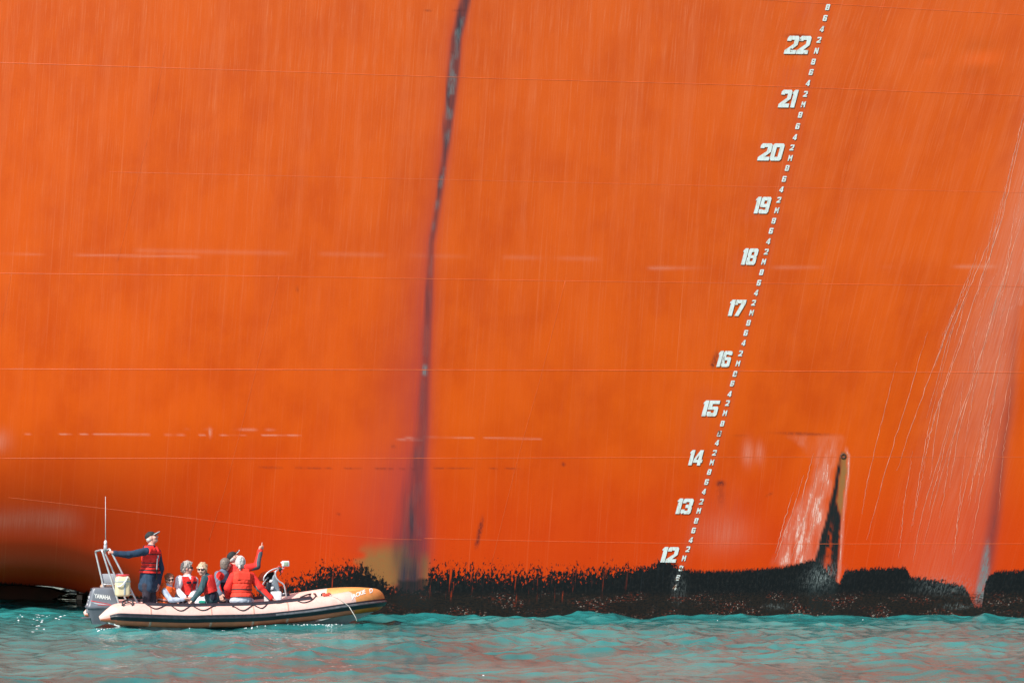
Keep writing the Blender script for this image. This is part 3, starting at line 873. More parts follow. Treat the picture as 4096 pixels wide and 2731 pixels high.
for i in range(m_ - 1):
    f = .5 * (cr[i][0] + cr[i + 1][0])
    for k in range(NSEG):
        Fc.append((i * NSEG + k, i * NSEG + (k + 1) % NSEG, (i + 1) * NSEG + (k + 1) % NSEG, (i + 1) * NSEG + k))
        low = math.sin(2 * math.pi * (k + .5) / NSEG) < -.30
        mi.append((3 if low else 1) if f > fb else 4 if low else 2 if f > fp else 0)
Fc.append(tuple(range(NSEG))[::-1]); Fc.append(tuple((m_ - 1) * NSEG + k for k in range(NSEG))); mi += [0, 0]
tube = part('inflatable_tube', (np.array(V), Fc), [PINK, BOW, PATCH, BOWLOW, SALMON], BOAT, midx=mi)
TB = bvh_of(tube)
arc = np.concatenate([[0], np.cumsum(np.linalg.norm(np.diff(tube_path, axis=0), axis=1))])
half_i = int(np.argmax(cr[:, 0]))

def ring_sweep(i0, i1, prof):
    rings = []
    for i in range(i0, i1):
        s = tube_r[i] / .214
        e = min(1.0, (i - i0) / 5 + .35, (i1 - 1 - i) / 5 + .35)
        rings.append([tube_path[i] + TS[i] * a * (s if abs(a) > .16 else s) + TU[i] * b * s * (1 if e > .99 else 1) for a, b in prof])
    return loft(rings)
prof = [(.17, .034), (.208, .032), (.222, .024), (.228, .010), (.226, -.002), (.236, -.008), (.252, -.022), (.255, -.040), (.247, -.058), (.232, -.066), (.228, -.082), (.216, -.102), (.186, -.112), (.15, -.10)]
sk = next(i for i in range(m_) if cr[i][0] > loc(bp(Z5(268, 905), -.86))[0])
part('rubbing_strake', ring_sweep(sk, m_ - sk, prof), BLACK, BOAT, auto=40)
# paler ridge along the forward strake
rid = [(.226, .000), (.238, -.004), (.2555, -.020), (.258, -.030), (.2555, -.036), (.24, -.03)]
ri = next(i for i in range(m_) if cr[i][0] > loc(bp(Z5(1440, 880), -.86))[0])
part('strake_ridge', ring_sweep(ri, m_ - ri, rid), mat('grey_ridge_rubber', (.075, .085, .095), .5, .3, 12), BOAT, auto=40)
padp = [(-.115, .185), (-.118, .205), (-.10, .218), (-.04, .238), (.03, .240), (.070, .230), (.095, .214), (.104, .200), (.108, .180), (.08, .17), (0, .19)]
pi0 = next(i for i in range(m_) if cr[i][0] > loc(bp(Z5(520, 800), -.86))[0]); pi1 = next(i for i in range(m_) if cr[i][0] > loc(bp(Z5(1745, 760), -.86))[0])
padp_m = [(-a, b) for a, b in padp[::-1]]
part('seat_pad', ring_sweep(pi0, pi1, padp), PAD, BOAT, auto=40)
part('seat_pad', ring_sweep(m_ - pi1, m_ - pi0, padp_m), PAD, BOAT, auto=40)

TAPE = mat('tube_seam_tape', (.70, .36, .28), .55, .1, 10)
for zx in (560, 990, 1290, 1535):
    f0 = loc(bp(Z5(zx, 890), -.86))[0]
    for sgn in (1, -1):
        rr = []
        for df in (-.022, -.020, .020, .022):
            ff2 = f0 + df
            zz_ = float(np.interp(ff2, cr[:half_i, 0], cr[:half_i, 2])); aa = float(np.interp(ff2, cr[:half_i, 0], cr[:half_i, 1])); r2 = float(np.interp(ff2, cr[:half_i, 0], cr[:half_i, 3])) + (.0022 if abs(df) < .021 else -.001)
            rr.append([np.array(glo(ff2, sgn * aa + r2 * math.cos(2 * math.pi * k / NSEG), zz_ + r2 * math.sin(2 * math.pi * k / NSEG))) for k in range(NSEG)])
        part('seam_tape', loft(rr, cap=False), TAPE, BOAT)

# rigid V hull, deck and transom
st = []
for i in range(0, 15):
    u = i / 14
    fs = loc(bp(Z5(375, 900), 0))[0]; fe = loc(bp(Z5(2183, 858), 0))[0]
    f = fs + (fe - fs) * u
    zt = float(np.interp(f, cr[:half_i, 0], cr[:half_i, 2])) - .10
    tip = loc(bp(Z5(2183, 858), 0))[2]
    zk = -.30 + (tip + .30) * max(0, (u - .55) / .45) ** 2.0
    hw = .55 * (1 - max(0, (u - .6) / .4) ** 1.9) + .004
    zch = max(zk + .015, -.10 + (zt + .10) * sstep((u - .5) / .5) * .9)
    st.append([glo(f, -hw, max(zt, zch + .01)), glo(f, -hw * .98, zch), glo(f, -hw * .45, zk + (zch - zk) * .4), glo(f, 0, zk), glo(f, hw * .45, zk + (zch - zk) * .4), glo(f, hw * .98, zch), glo(f, hw, max(zt, zch + .01))])
part('rigid_hull', loft([[np.array(p) for p in r] for r in st], closed=True), mat('pale_hull_gelcoat', (.62, .72, .74), .3, .06, 6), BOAT, auto=35)
DECKZ = .09
fs = loc(bp(Z5(380, 880), -.8))[0]; fe2 = loc(bp(Z5(1690, 800), 0))[0]
dk = rbox(glo((fs + fe2) / 2, 0, DECKZ - .04), BF, BA, UP, fe2 - fs, 1.42, .04, .05)
part('deck', dk, GREYP, BOAT, auto=40)
part('transom_board', rbox(glo(fs, 0, .02), BF, BA, UP, .06, 1.2, .38, .02), WHITEP, BOAT, auto=40)

# grab line: loops of rope hanging on the near tube, from lace to lace
def on_tube(x, y, off):
    l, nn = hit(TB, *Z5(x, y))
    if l is None:                     # just over the crest: stay on top of the tube
        for k in range(1, 30):
            l, nn = hit(TB, *Z5(x, y + k * 1.5))
            if l is not None: break
        l = l + UP * .022
    return np.array(l) + np.array(nn) * off
LOOPS = [((528, 806), (610, 845), (700, 812)), ((700, 812), (785, 859), (858, 826)), ((864, 822), (945, 856), (1025, 826)), ((1165, 829), (1232, 857), (1300, 822)), ((1308, 820), (1368, 840), (1418, 800)), ((1428, 799), (1488, 806), (1545, 789)), ((1592, 778), (1660, 802), (1722, 784), (1752, 757))]
for lp in LOOPS:
    P = catmull([(x, y, 0) for x, y in lp], 8)
    W = [on_tube(x, y, .013) for x, y, _ in P]
    part('grab_line', sweep(W, .0095, 6), ROPE, BOAT)
for x, y in ((528, 806), (700, 811), (862, 822), (1028, 826), (1163, 829), (1304, 820), (1424, 799), (1548, 788), (1588, 777)):
    p = on_tube(x, y, .004)
    part('lace', ellipsoid(p, BF * .028, BA * .02, UP * .016, 10, 6), BLACK, BOAT)
def handle(pts, r=.015, m=BLACK, name='grab_handle'):
    W = catmull([on_tube(x, y, o) for x, y, o in pts], 6)
    return part(name, sweep(W, r, 7), m, BOAT)
handle([(372, 822, .0), (376, 808, .045), (400, 803, .05), (440, 806, .05), (452, 820, .0)])
handle([(380, 826, .0), (392, 815, .03), (430, 813, .03), (445, 824, .0)], .01)
handle([(1640, 764, .01), (1690, 752, .05), (1742, 745, .05), (1756, 758, .01)], .016)
handle([(1792, 750, .0), (1800, 744, .045), (1850, 742, .05), (1866, 752, .0)], .014)
p = on_tube(1828, 752, .01)
part('bow_cleat', rbox(Vector(p) - UP * .01, BF, BA, UP, .15, .06, .05, .02), mat('red_webbing', (.75, .09, .05), .6, .2, 20), BOAT, auto=40)
W = [on_tube(1846, 752, .02), on_tube(1900, 768, .012), on_tube(1940, 792, .012)] + [np.array(bp(Z5(1985, 824), -1.07)), np.array(bp(Z5(2010, 862), -1.10)), np.array(bp(Z5(2036, 905), -1.12)), np.array(bp(Z5(2044, 930), -1.1))]
part('tow_line', sweep(catmull(W, 6), .008, 6), PALE_ROPE, BOAT)

# ---- decals: flat print laid on a surface, cut to shape
def text_mesh(s, bold=.02):
    cu = bpy.data.curves.new('lettering', 'FONT')
    cu.body = s; cu.size = 1.0; cu.offset = bold; cu.resolution_u = 3; cu.align_x = 'LEFT'
    ob = bpy.data.objects.new('lettering', cu); COL.objects.link(ob)
    dg = bpy.context.evaluated_depsgraph_get()
    me = bpy.data.meshes.new_from_object(ob.evaluated_get(dg))
    import bmesh
    bm = bmesh.new(); bm.from_mesh(me)
    bmesh.ops.triangulate(bm, faces=bm.faces[:])
    bmesh.ops.subdivide_edges(bm, edges=bm.edges[:], cuts=3, use_grid_fill=True)
    bmesh.ops.triangulate(bm, faces=bm.faces[:])
    bm.to_mesh(me); bm.free()
    v = np.array([tuple(q.co) for q in me.vertices]); f = [tuple(p.vertices) for p in me.polygons]
    bpy.data.objects.remove(ob); bpy.data.curves.remove(cu); bpy.data.meshes.remove(me)
    lo, hi = v.min(0), v.max(0)
    v = (v - lo) / np.maximum(hi - lo, 1e-6)
    return v[:, :2], f
def decal(name, uv, faces, fn, bvh, off, m, parent):
    W = []
    for u, v in uv:
        l, nn = hit(bvh, *fn(u, v))
        if l is None: return None
        W.append(np.array(l) + np.array(nn) * off)
    return part(name, (np.array(W), faces), m, parent, smooth=False)
PRINT = mat('white_print', (.80, .80, .76), .5, .1, 40)
for word, (x0, y0), (x1, y1), hh in (('JACKIE', (2006, 783), (2108, 744), 38), ('D', (2136, 735), (2160, 724), 30)):
    uv, ff = text_mesh(word, .035)
    o_ = np.array((x0, y0)); ex = np.array((x1 - x0, y1 - y0)); ey = np.array((-.16 * hh, -hh))
    decal('boat_name', uv, ff, lambda u, v: Z5(*(o_ + ex * u + ey * v)), TB, .006, PRINT, tube)

# ---- outboard motor
slate = mat('slate_cowling', (.15, .165, .19), .38, .1, 5)
slate2 = mat('dark_slate_casing', (.10, .11, .13), .45, .15, 6)
pale_t = mat('silver_trim', (.50, .52, .55), .4, .12, 10)
EW = .29
def eng_ring(y, xl, xr, w, rr=.05):
    a_ = bp(Z1(xl, y), -w / 2); b_ = bp(Z1(xr, y), -w / 2)
    c_ = (a_ + b_) / 2 + BA * w / 2
    return [np.array(q) for q in place(rrect((b_ - a_).dot(BF), w, min(rr, w * .4)), c_, BF, BA)]
rings = [eng_ring(1243, 262, 700, .30), eng_ring(1222, 252, 704, .31), eng_ring(1210, 262, 698, .30), eng_ring(1140, 282, 686, .29), eng_ring(1060, 302, 668, .275), eng_ring(995, 320, 648, .26), eng_ring(972, 330, 636, .24), eng_ring(962, 350, 600, .20)]
tilt = []
for r in rings: tilt.append(r)
motor = part('outboard_motor', loft([eng_ring(1480, 330, 520, .17, .03), eng_ring(1420, 305, 560, .19, .04), eng_ring(1340, 280, 600, .23), eng_ring(1260, 262, 680, .28), eng_ring(1246, 258, 694, .29)]), slate2, BOAT, auto=35)
cowl = part('cowling', loft(tilt), slate, motor, auto=40)
part('cowling_belt', loft([eng_ring(1250, 248, 712, .318), eng_ring(1228, 246, 714, .322), eng_ring(1222, 250, 708, .316)]), slate2, motor, auto=30)
CB = bvh_of(cowl)
uv, ff = text_mesh('YAMAHA', .03)
decal('lettering', uv, ff, lambda u, v: Z1(345 + 236 * u + 0 * v, 1104 + 30 * u - 62 * v), CB, .004, PRINT, motor)
RED = mat('red_stripe_print', (.75, .03, .03), .45, .1, 30)
def quad_decal(name, pts, m):
    n = 10
    top = [(pts[0][0] + (pts[1][0] - pts[0][0]) * k / n, pts[0][1] + (pts[1][1] - pts[0][1]) * k / n) for k in range(n + 1)]
    bot = [(pts[3][0] + (pts[2][0] - pts[3][0]) * k / n, pts[3][1] + (pts[2][1] - pts[3][1]) * k / n) for k in range(n + 1)]
    uv = top + bot
    decal(name, uv, [(k, k + 1, n + 2 + k, n + 1 + k) for k in range(n)], lambda u, v: Z1(u, v), CB, .005, m, motor)
quad_decal('stripe', [(300, 1140), (585, 1196), (585, 1201), (300, 1150)], RED)
quad_decal('stripe', [(392, 1197), (600, 1208), (600, 1213), (392, 1205)], RED)
quad_decal('stripe', [(300, 1160), (560, 1203), (400, 1196), (350, 1184)], pale_t)
# rear face: recess, trim and its two pale badges
rear = eng_ring(1100, 292, 678, .28)
def rear_pt(a, y): 
    q = bp(Z1(300, y), -.14); k = (y - 960) / 280
    q = bp(Z1(330 - 70 * k, y), -.14)
    return q + BA * (a + .14) - BF * .006
for a, y, w, hh in ((.0, 1100, .05, .05), (0.0, 1205, .045, .045), (.0, 1150, .045, .02)):
    q = rear_pt(a, y)
    part('badge', rbox(q - BF * .006, BA, UP, BF, w, hh, .012, .012, .004), WHITEP, motor, auto=40)
q = rear_pt(.01, 990)
part('air_intake', rbox(q - BF * .006, BA, UP, BF, .08, .055, .014, .01, .004), BLACK, motor, auto=40)
q = bp(Z1(262, 1285), -.0)
part('steering_bracket', rbox(q - UP * .05, BF, BA, UP, .07, .16, .09, .03), slate, motor, auto=40)
part('anti_cavitation_plate', rbox(bp(Z1(300, 1395), -.0), BF, BA, UP, .38, .16, .02, .04), slate2, motor, auto=40)

# ---- roll bar: two bent hoops standing on the deck, joined at the top
def bent(pts, r, name, parent, m=STEEL, n=8, k=7):
    """straight tube with rounded bends"""
    P = [np.array(p, float) for p in pts]
    out = [P[0]]
    for i in range(1, len(P) - 1):
        a_, b_ = P[i - 1] - P[i], P[i + 1] - P[i]
        la, lb = np.linalg.norm(a_), np.linalg.norm(b_)
        d = min(.07, la * .45, lb * .45)
        s_, e_ = P[i] + a_ / la * d, P[i] + b_ / lb * d
        for j in range(k):
            t_ = j / (k - 1)
            out.append((1 - t_) ** 2 * s_ + 2 * t_ * (1 - t_) * P[i] + t_ * t_ * e_)
    out.append(P[-1])
    # resample the straight runs so the tangents stay clean
    fine_ = [out[0]]
    for a_, b_ in zip(out[:-1], out[1:]):
        l = np.linalg.norm(b_ - a_)
        for j in range(1, max(1, int(l / .06)) + 1): fine_.append(a_ + (b_ - a_) * j / max(1, int(l / .06)))
    return part(name, sweep(np.array(fine_), r, n), m, parent)
def z1(x, y, lat): return bp(Z1(x, y), lat)
def z7(x, y, lat): return bp(Z7(x, y), lat)
def down(p, q, z):                       # carry the leg p->q on to height z
    k = (z - p.z) / (q.z - p.z); return p + (q - p) * k
fr, fn_ = .34, -.36
A1, A2, A3, A4 = z7(705, 880, fr), z7(530, 125, fr), z7(665, 92, fn_), z7(1030, 1250, fn_)
roll = bent([down(A2, A1, DECKZ), A2, A3, down(A3, A4, DECKZ)], .018, 'roll_bar', BOAT)
B1, B2, B3, B4 = z7(925, 590, fr), z7(720, 130, fr), z7(830, 72, fn_), z7(1430, 1240, fn_)
bent([down(B2, B1, DECKZ), B2, B3, down(B3, B4, DECKZ)], .018, 'hoop', roll)
bent([z7(640, 100, 0.0), z7(860, 95, 0.0)], .016, 'cross_tube', roll)
bent([z7(940, 800, fn_), z7(1260, 790, fn_)], .012, 'jug_rail', roll)
bent([z7(975, 1035, fn_), z7(1330, 1020, fn_)], .013, 'cross_tube', roll)
bent([z7(690, 820, fr), z7(1000, 810, fr)], .014, 'cross_tube', roll)
# grey board behind the hoops
a_, b_ = z7(672, 795, .36), z7(1100, 590, .36)
part('back_board', rbox(Vector(((a_.x + b_.x) / 2, (a_.y + b_.y) / 2, a_.z)), (b_ - a_).normalized() * 1.0 - UP * (b_ - a_).normalized().z, BA, UP, .46, .03, b_.z - a_.z, .012), mat('grey_board', (.36, .38, .41), .5, .08, 6), roll, auto=40)
# whip aerial
q0, q1 = z7(740, 120, -.05), z1(508, 285, -.05)
aer = part('whip_aerial', sweep([np.array(q1), np.array(bp(Z5(253, 45), -.05))], [.009, .005], 6), mat('aerial_fibreglass', (.55, .50, .46), .5, .1, 20), roll)
mid_ = q0 + (q1 - q0) * .55
part('aerial_socket', sweep([np.array(q0), np.array(q0 + (mid_ - q0) * .5), np.array(mid_)], [.032, .036, .034], 12), GREYP, roll)
part('aerial_collar', sweep([np.array(mid_), np.array(mid_ + (q1 - mid_) * .7), np.array(q1)], [.028, .030, .014], 12), WHITEP, roll)

# ---- steering console with screen, rails, wheel and seat box
def z8(x, y, lat): return bp(Z8(x, y), lat)
grey_c = mat('console_grey', (.20, .24, .27), .42, .1, 6)
sect = []
for (xl, xr, y) in ((560, 790, 1330), (545, 775, 1140), (520, 735, 950), (512, 700, 780), (545, 660, 640), (600, 650, 555)):
    a_, b_ = z8(xl, y, -.12), z8(xr, y, -.12)
    c_ = (a_ + b_) / 2 + BA * .16
    sect.append([np.array(q) for q in place(rrect((b_ - a_).dot(BF), .44, .025), c_, BF, BA)])
cons = part('steering_console', loft(sect), grey_c, BOAT, auto=35)
bx0 = z8(480, 1330, -.25); bx1 = z8(855, 1130, -.25)
part('seat_box', rbox(glo((loc(bx0)[0] + loc(bx1)[0]) / 2, 0.02, DECKZ), BF, BA, UP, loc(bx1)[0] - loc(bx0)[0], .54, bx1.z - DECKZ, .035, .03), WHITEP, BOAT, auto=40)
for x0, x1, y0, y1, la in ((430, 545, 1080, 970, -.16), (420, 520, 850, 760, -.1), (410, 530, 960, 870, -.1)):
    a_, b_ = z8(x0, y0, la), z8(x1, y1, la)
    part('control_box', rbox(Vector(((a_.x + b_.x) / 2, (a_.y + b_.y) / 2, a_.z)), BF, BA, UP + BF * .35, (b_ - a_).dot(BF), .16, b_.z - a_.z, .02, .015), WHITEP if y0 != 960 else GREYP, cons, auto=40)
for x, y in ((628, 1048), (628, 1108)):
    q = z8(x, y, -.14)
    part('gauge_cap', sweep([np.array(q + BA * .02), np.array(q - BA * .03)], .019, 12), WHITEP, cons)
part('console_strap', sweep(catmull([z8(535, 790, -.13), z8(600, 830, -.135), z8(700, 905, -.13)], 5), .009, 6), BLACK, cons)
wc = z8(325, 905, -.06)
wx = (BF * .45 + UP * .80 ).normalized(); wy = (BA * .80 + BF * .5).normalized(); wy = (wy - wx * wy.dot(wx)).normalized()
wheel = part('steering_wheel', torus(wc, wx, wy, .150, .017, 32, 8), mat('wheel_grey', (.30, .30, .30), .5, .1, 12), cons)
for k in range(3):
    a_ = math.radians(90 + 120 * k)
    d_ = wx * math.cos(a_) + wy * math.sin(a_)
    part('spoke', sweep([np.array(wc), np.array(wc + d_ * .148)], [.016, .010], 6), BLACK, cons)
part('steering_column', sweep([np.array(wc), np.array(wc + BF * .25 - UP * .10)], .03, 8), BLACK, cons)
part('throttle_box', rbox(z8(390, 1200, -.2), BF, BA, UP + BF * .1, .10, .10, .22, .03, .02), BLACK, cons, auto=40)
# curved dark screen with its rails
la_n, la_f = -.20, .26
def rail(pts, r=.013): return part('screen_rail', sweep(catmull(pts, 7), r, 8), STEEL, cons)
rail([z8(268, 790, la_n), z8(285, 690, la_n), z8(360, 580, la_n), z8(480, 480, la_n), z8(640, 415, la_n), z8(770, 395, la_n + .02)])
rail([z8(700, 465, la_n), z8(655, 500, la_n - .02), z8(636, 590, la_n - .02), z8(672, 710, la_n - .02), z8(760, 815, la_n - .02), z8(860, 880, la_n - .02), z8(925, 980, la_n - .02), z8(985, 1320, la_n)], .015)
rail([z8(400, 560, la_f * .3), z8(520, 520, la_f * .3), z8(640, 500, la_f * .3), z8(730, 440, la_f * .3)], .010)
bent([z8(870, 1205, la_n), z8(940, 1190, la_n)], .011, 'rail_stay', cons)
t = NT('smoked_screen')
t.set(Base_Color=(.03, .02, .02), Roughness=.12, Transmission_Weight=.35, IOR=1.3, Specular_IOR_Level=.4)
scr = []
for x, y in ((285, 800), (300, 700), (372, 592), (470, 530), (600, 500)):
    scr.append([np.array(z8(x, y, la_n + .02)), np.array(z8(x, y, la_n + .02) + BA * .5), np.array(z8(x, y, la_n + .02) + BA * .5 - UP * .012), np.array(z8(x, y, la_n + .02) - UP * .012)])
part('windscreen', loft(scr), t.m, cons, smooth=False)
scr2 = []
for x, y in ((300, 790), (310, 700), (380, 600), (470, 545), (590, 520)):
    pb = z8(min(x + 210, 560), 800, la_n + .10)
    pt = z8(x, y, la_n + .06)
    scr2.append([np.array(pt), np.array(pb), np.array(pb + BA * .01), np.array(pt + BA * .01)])
part('side_screen', loft(scr2), t.m, cons, smooth=False)
# bench across the boat for the far sitters
part('bench', rbox(glo(loc(bp(Z5(950, 850), .25))[0], .30, DECKZ), BF, BA, UP, 2.3, .46, .24, .05, .03), mat('bench_vinyl', (.05, .055, .065), .5, .2, 10), BOAT, auto=40)

# ---- things carried: two water jugs strapped to the bar, instrument on a clamp
def jug(name, label, c0, w, d, h, body, lidm, strapm, zrot=0, lid_h=.045):
    J = thing(name, label, 'jug', c0, 'plastic water jugs strapped to the roll bar')
    rings = []
    for k, s in ((0, .80), (.04, .95), (.1, 1), (.62, 1), (.74, .99), (.84, .93), (.91, .80), (.93, .74)):
        rings.append([np.array(q) for q in place(rrect(w * s, d * s, .05 * s), c0 + UP * h * k, BF, BA)])
    part('jug_body', loft(rings), body, J, auto=50)
    n = 26
    lid = []
    for zz, rr in ((.925, .40), (.935, .44), (1.0, .44), (1.01, .41)):
        lid.append([np.array(c0 + UP * h * zz + (BF * math.cos(2 * math.pi * k / n) * w + BA * math.sin(2 * math.pi * k / n) * d) * rr * (1 + (.03 if k % 2 else -.01))) for k in range(n)])
    part('lid', loft(lid), lidm, J, auto=40)
    for zz in (.66,):
        s = place(rrect(w * 1.035, d * 1.04, .05), c0 + UP * h * zz, BF, BA)
        s2 = place(rrect(w * 1.035, d * 1.04, .05), c0 + UP * h * (zz + .05), BF, BA)
        part('strap', loft([[np.array(q) for q in s], [np.array(q) for q in s2]]), strapm, J, auto=40)
    s = [c0 - BA * d * .515 + BF * .02 + UP * h * .06, c0 - BA * d * .515 + BF * .02 + UP * h * .66]
    part('strap', rbox(s[0], BF, BA, UP, .032, .012, h * .6, .004, .003), strapm, J, auto=40)
    return J
wj = (z7(1250, 900, -.5) - z7(945, 900, -.5)).dot(BF)
c0 = z7(1098, 1062, -.50); top = z7(1098, 612, -.50)
cream = mat('cream_plastic', (.72, .62, .38), .45, .05, 6); redlid = mat('red_lid', (.70, .06, .07), .45, .1, 14); strapm = mat('blue_grey_strap', (.34, .40, .44), .7, .15, 30)
jg = jug('water_jug', 'cream plastic jug with red screw lid and white carrying handle strapped to roll bar', c0, wj, .20, top.z - c0.z, cream, redlid, strapm)
W = catmull([np.array(z7(1205, 660, -.605)), np.array(z7(1165, 740, -.63)), np.array(z7(1100, 820, -.635)), np.array(z7(1020, 865, -.62)), np.array(z7(985, 850, -.61))], 6)
part('carrying_handle', sweep(W, .012, 7), WHITEP, jg)
c1 = z7(800, 1010, .48); t1 = z7(800, 790, .48)
jug('water_jug', 'salmon coloured box jug with white lid low behind the grey outboard motor', c1, .29, .22, t1.z - c1.z, mat('salmon_plastic', (.66, .36, .24), .5, .08, 6), WHITEP, strapm)
# instrument on its clamp
ic = z8(945, 262, la_n)
INS = thing('action_camera', 'small white waterproof camera with green screen clamped to console rail', 'camera', ic - UP * .08)
part('housing', rbox(ic - BA * .03 - UP * .05, BF, BA, UP, .145, .06, .105, .02, .01), WHITEP, INS, auto=40)
part('screen', rbox(ic - BA * .063 - UP * .036, BF, BA, UP, .082, .010, .070, .006, .003), mat('green_lcd', (.36, .44, .30), .25, .1, 12), INS, auto=40)
part('side_latch', rbox(ic + BF * .075 - UP * .02, BF, BA, UP, .02, .04, .045, .008, .005), GREYP, INS, auto=40)
part('side_latch', rbox(ic - BF * .077 + UP * .01, BF, BA, UP, .02, .03, .025, .008, .005), WHITEP, INS, auto=40)
part('arm', sweep([np.array(z8(905, 345, la_n)), np.array(z8(860, 410, la_n)), np.array(z8(790, 480, la_n))], [.013, .016, .013], 8), GREYP, INS)
part('clamp', sweep([np.array(z8(770, 360, la_n - .03)), np.array(z8(800, 430, la_n - .03)), np.array(z8(770, 510, la_n - .03))], [.02, .028, .02], 8), BLACK, INS)
for pts in (((720, 370), (755, 340), (800, 370)), ((880, 440), (915, 400), (925, 365)), ((850, 470), (865, 510), (830, 520))):
    part('clamp_grip', sweep(catmull([np.array(z8(x, y, la_n - .04)) for x, y in pts], 4), .010, 7), redlid, INS)
part('clamp_tail', sweep([np.array(z8(800, 520, la_n - .02)), np.array(z8(815, 570, la_n - .02)), np.array(z8(770, 635, la_n - .02))], [.012, .012, .008], 7), BLACK, INS)
# ================================================================== THE PEOPLE
def surface_nets(d, lo, vox):
    s = d < 0
    nx, ny, nz = d.shape
    cnt = np.zeros((nx - 1, ny - 1, nz - 1), np.uint8)
    for i in (0, 1):
        for j in (0, 1):
            for k in (0, 1):
                cnt += s[i:nx - 1 + i, j:ny - 1 + j, k:nz - 1 + k]
    act = (cnt > 0) & (cnt < 8)
    I, J, Kk = np.nonzero(act)
    idx = np.full(act.shape, -1, np.int64); idx[I, J, Kk] = np.arange(len(I))
    acc = np.zeros((len(I), 3)); num = np.zeros(len(I))
    cs = [(a, b, c) for a in (0, 1) for b in (0, 1) for c in (0, 1)]
    vals = {c: d[I + c[0], J + c[1], Kk + c[2]] for c in cs}
    for a in cs:
        for ax in range(3):
            if a[ax] == 0:
                b = tuple(1 if q == ax else a[q] for q in range(3))
                va, vb = vals[a], vals[b]
                m = (va < 0) != (vb < 0)
                t = np.where(m, va / np.where(m, va - vb, 1), 0)
                p = np.zeros((len(I), 3)); p += a; p[:, ax] += t
                acc[m] += p[m]; num += m
    V = np.stack([I, J, Kk], 1) + acc / num[:, None]
    V = np.asarray(lo) + V * vox
    Q = []
    for ax in range(3):
        o1, o2 = [q for q in range(3) if q != ax]
        sl0 = [slice(None)] * 3; sl1 = [slice(None)] * 3
        sl0[ax] = slice(0, -1); sl1[ax] = slice(1, None)
        ch = s[tuple(sl0)] != s[tuple(sl1)]
        g = np.stack(np.nonzero(ch), 1)
        ok = (g[:, o1] > 0) & (g[:, o2] > 0) & (g[:, o1] < d.shape[o1] - 1) & (g[:, o2] < d.shape[o2] - 1)
        g = g[ok]
        fl = s[tuple(g.T)]
        e1 = np.zeros(3, int); e1[o1] = 1; e2 = np.zeros(3, int); e2[o2] = 1
        c = [idx[tuple((g - q).T)] for q in (0 * e1, e1, e1 + e2, e2)]
        q = np.stack(c, 1)
        if ax == 1: fl = ~fl
        q[~fl] = q[~fl][:, ::-1]
        Q.append(q)
    Q = np.concatenate(Q)
    return V, Q[(Q >= 0).all(1)]

class Prim:
    __slots__ = ('f', 'lo', 'hi', 'k', 'm', 'sub')
    def __init__(s, f, lo, hi, m=0, k=.02, sub=False): s.f, s.lo, s.hi, s.m, s.k, s.sub = f, np.asarray(lo), np.asarray(hi), m, k, sub

def cap(a, b, ra, rb=None, m=0, k=.02, sub=False):
    a, b = np.asarray(a, float), np.asarray(b, float)
    rb = ra if rb is None else rb
    ab = b - a; L2 = max(ab @ ab, 1e-9)
    def f(x, y, z):
        px_, py_, pz_ = x - a[0], y - a[1], z - a[2]
        h = np.clip((px_ * ab[0] + py_ * ab[1] + pz_ * ab[2]) / L2, 0, 1)
        return np.sqrt((px_ - h * ab[0]) ** 2 + (py_ - h * ab[1]) ** 2 + (pz_ - h * ab[2]) ** 2) - (ra + (rb - ra) * h)
    R = max(ra, rb)
    return Prim(f, np.minimum(a, b) - R, np.maximum(a, b) + R, m, k, sub)

def ell(c, M, r, m=0, k=.02, sub=False):
    """ellipsoid, M rows = its axes"""
    c, M, r = np.asarray(c, float), np.asarray(M, float), np.asarray(r, float)
    def f(x, y, z):
        q = [((x - c[0]) * M[i, 0] + (y - c[1]) * M[i, 1] + (z - c[2]) * M[i, 2]) / r[i] for i in range(3)]
        k0 = np.sqrt(q[0] ** 2 + q[1] ** 2 + q[2] ** 2)
        k1 = np.sqrt((q[0] / r[0]) ** 2 + (q[1] / r[1]) ** 2 + (q[2] / r[2]) ** 2) + 1e-9
        return k0 * (k0 - 1) / k1
    e = np.sqrt(((M * r[:, None]) ** 2).sum(0))
    return Prim(f, c - e, c + e, m, k, sub)

def box(c, M, h, r=.01, m=0, k=.01, sub=False):
    c, M, h = np.asarray(c, float), np.asarray(M, float), np.asarray(h, float)
    def f(x, y, z):
        q = [np.abs((x - c[0]) * M[i, 0] + (y - c[1]) * M[i, 1] + (z - c[2]) * M[i, 2]) - h[i] + r for i in range(3)]
        o = np.sqrt(sum(np.maximum(a, 0) ** 2 for a in q))
        return o + np.minimum(np.maximum(np.maximum(q[0], q[1]), q[2]), 0) - r
    e = (np.abs(M) * h[:, None]).sum(0)
    return Prim(f, c - e, c + e, m, k, sub)

def smin(a, b, k):
    h = np.clip(.5 + .5 * (b - a) / k, 0, 1)
    return b + (a - b) * h - k * h * (1 - h)

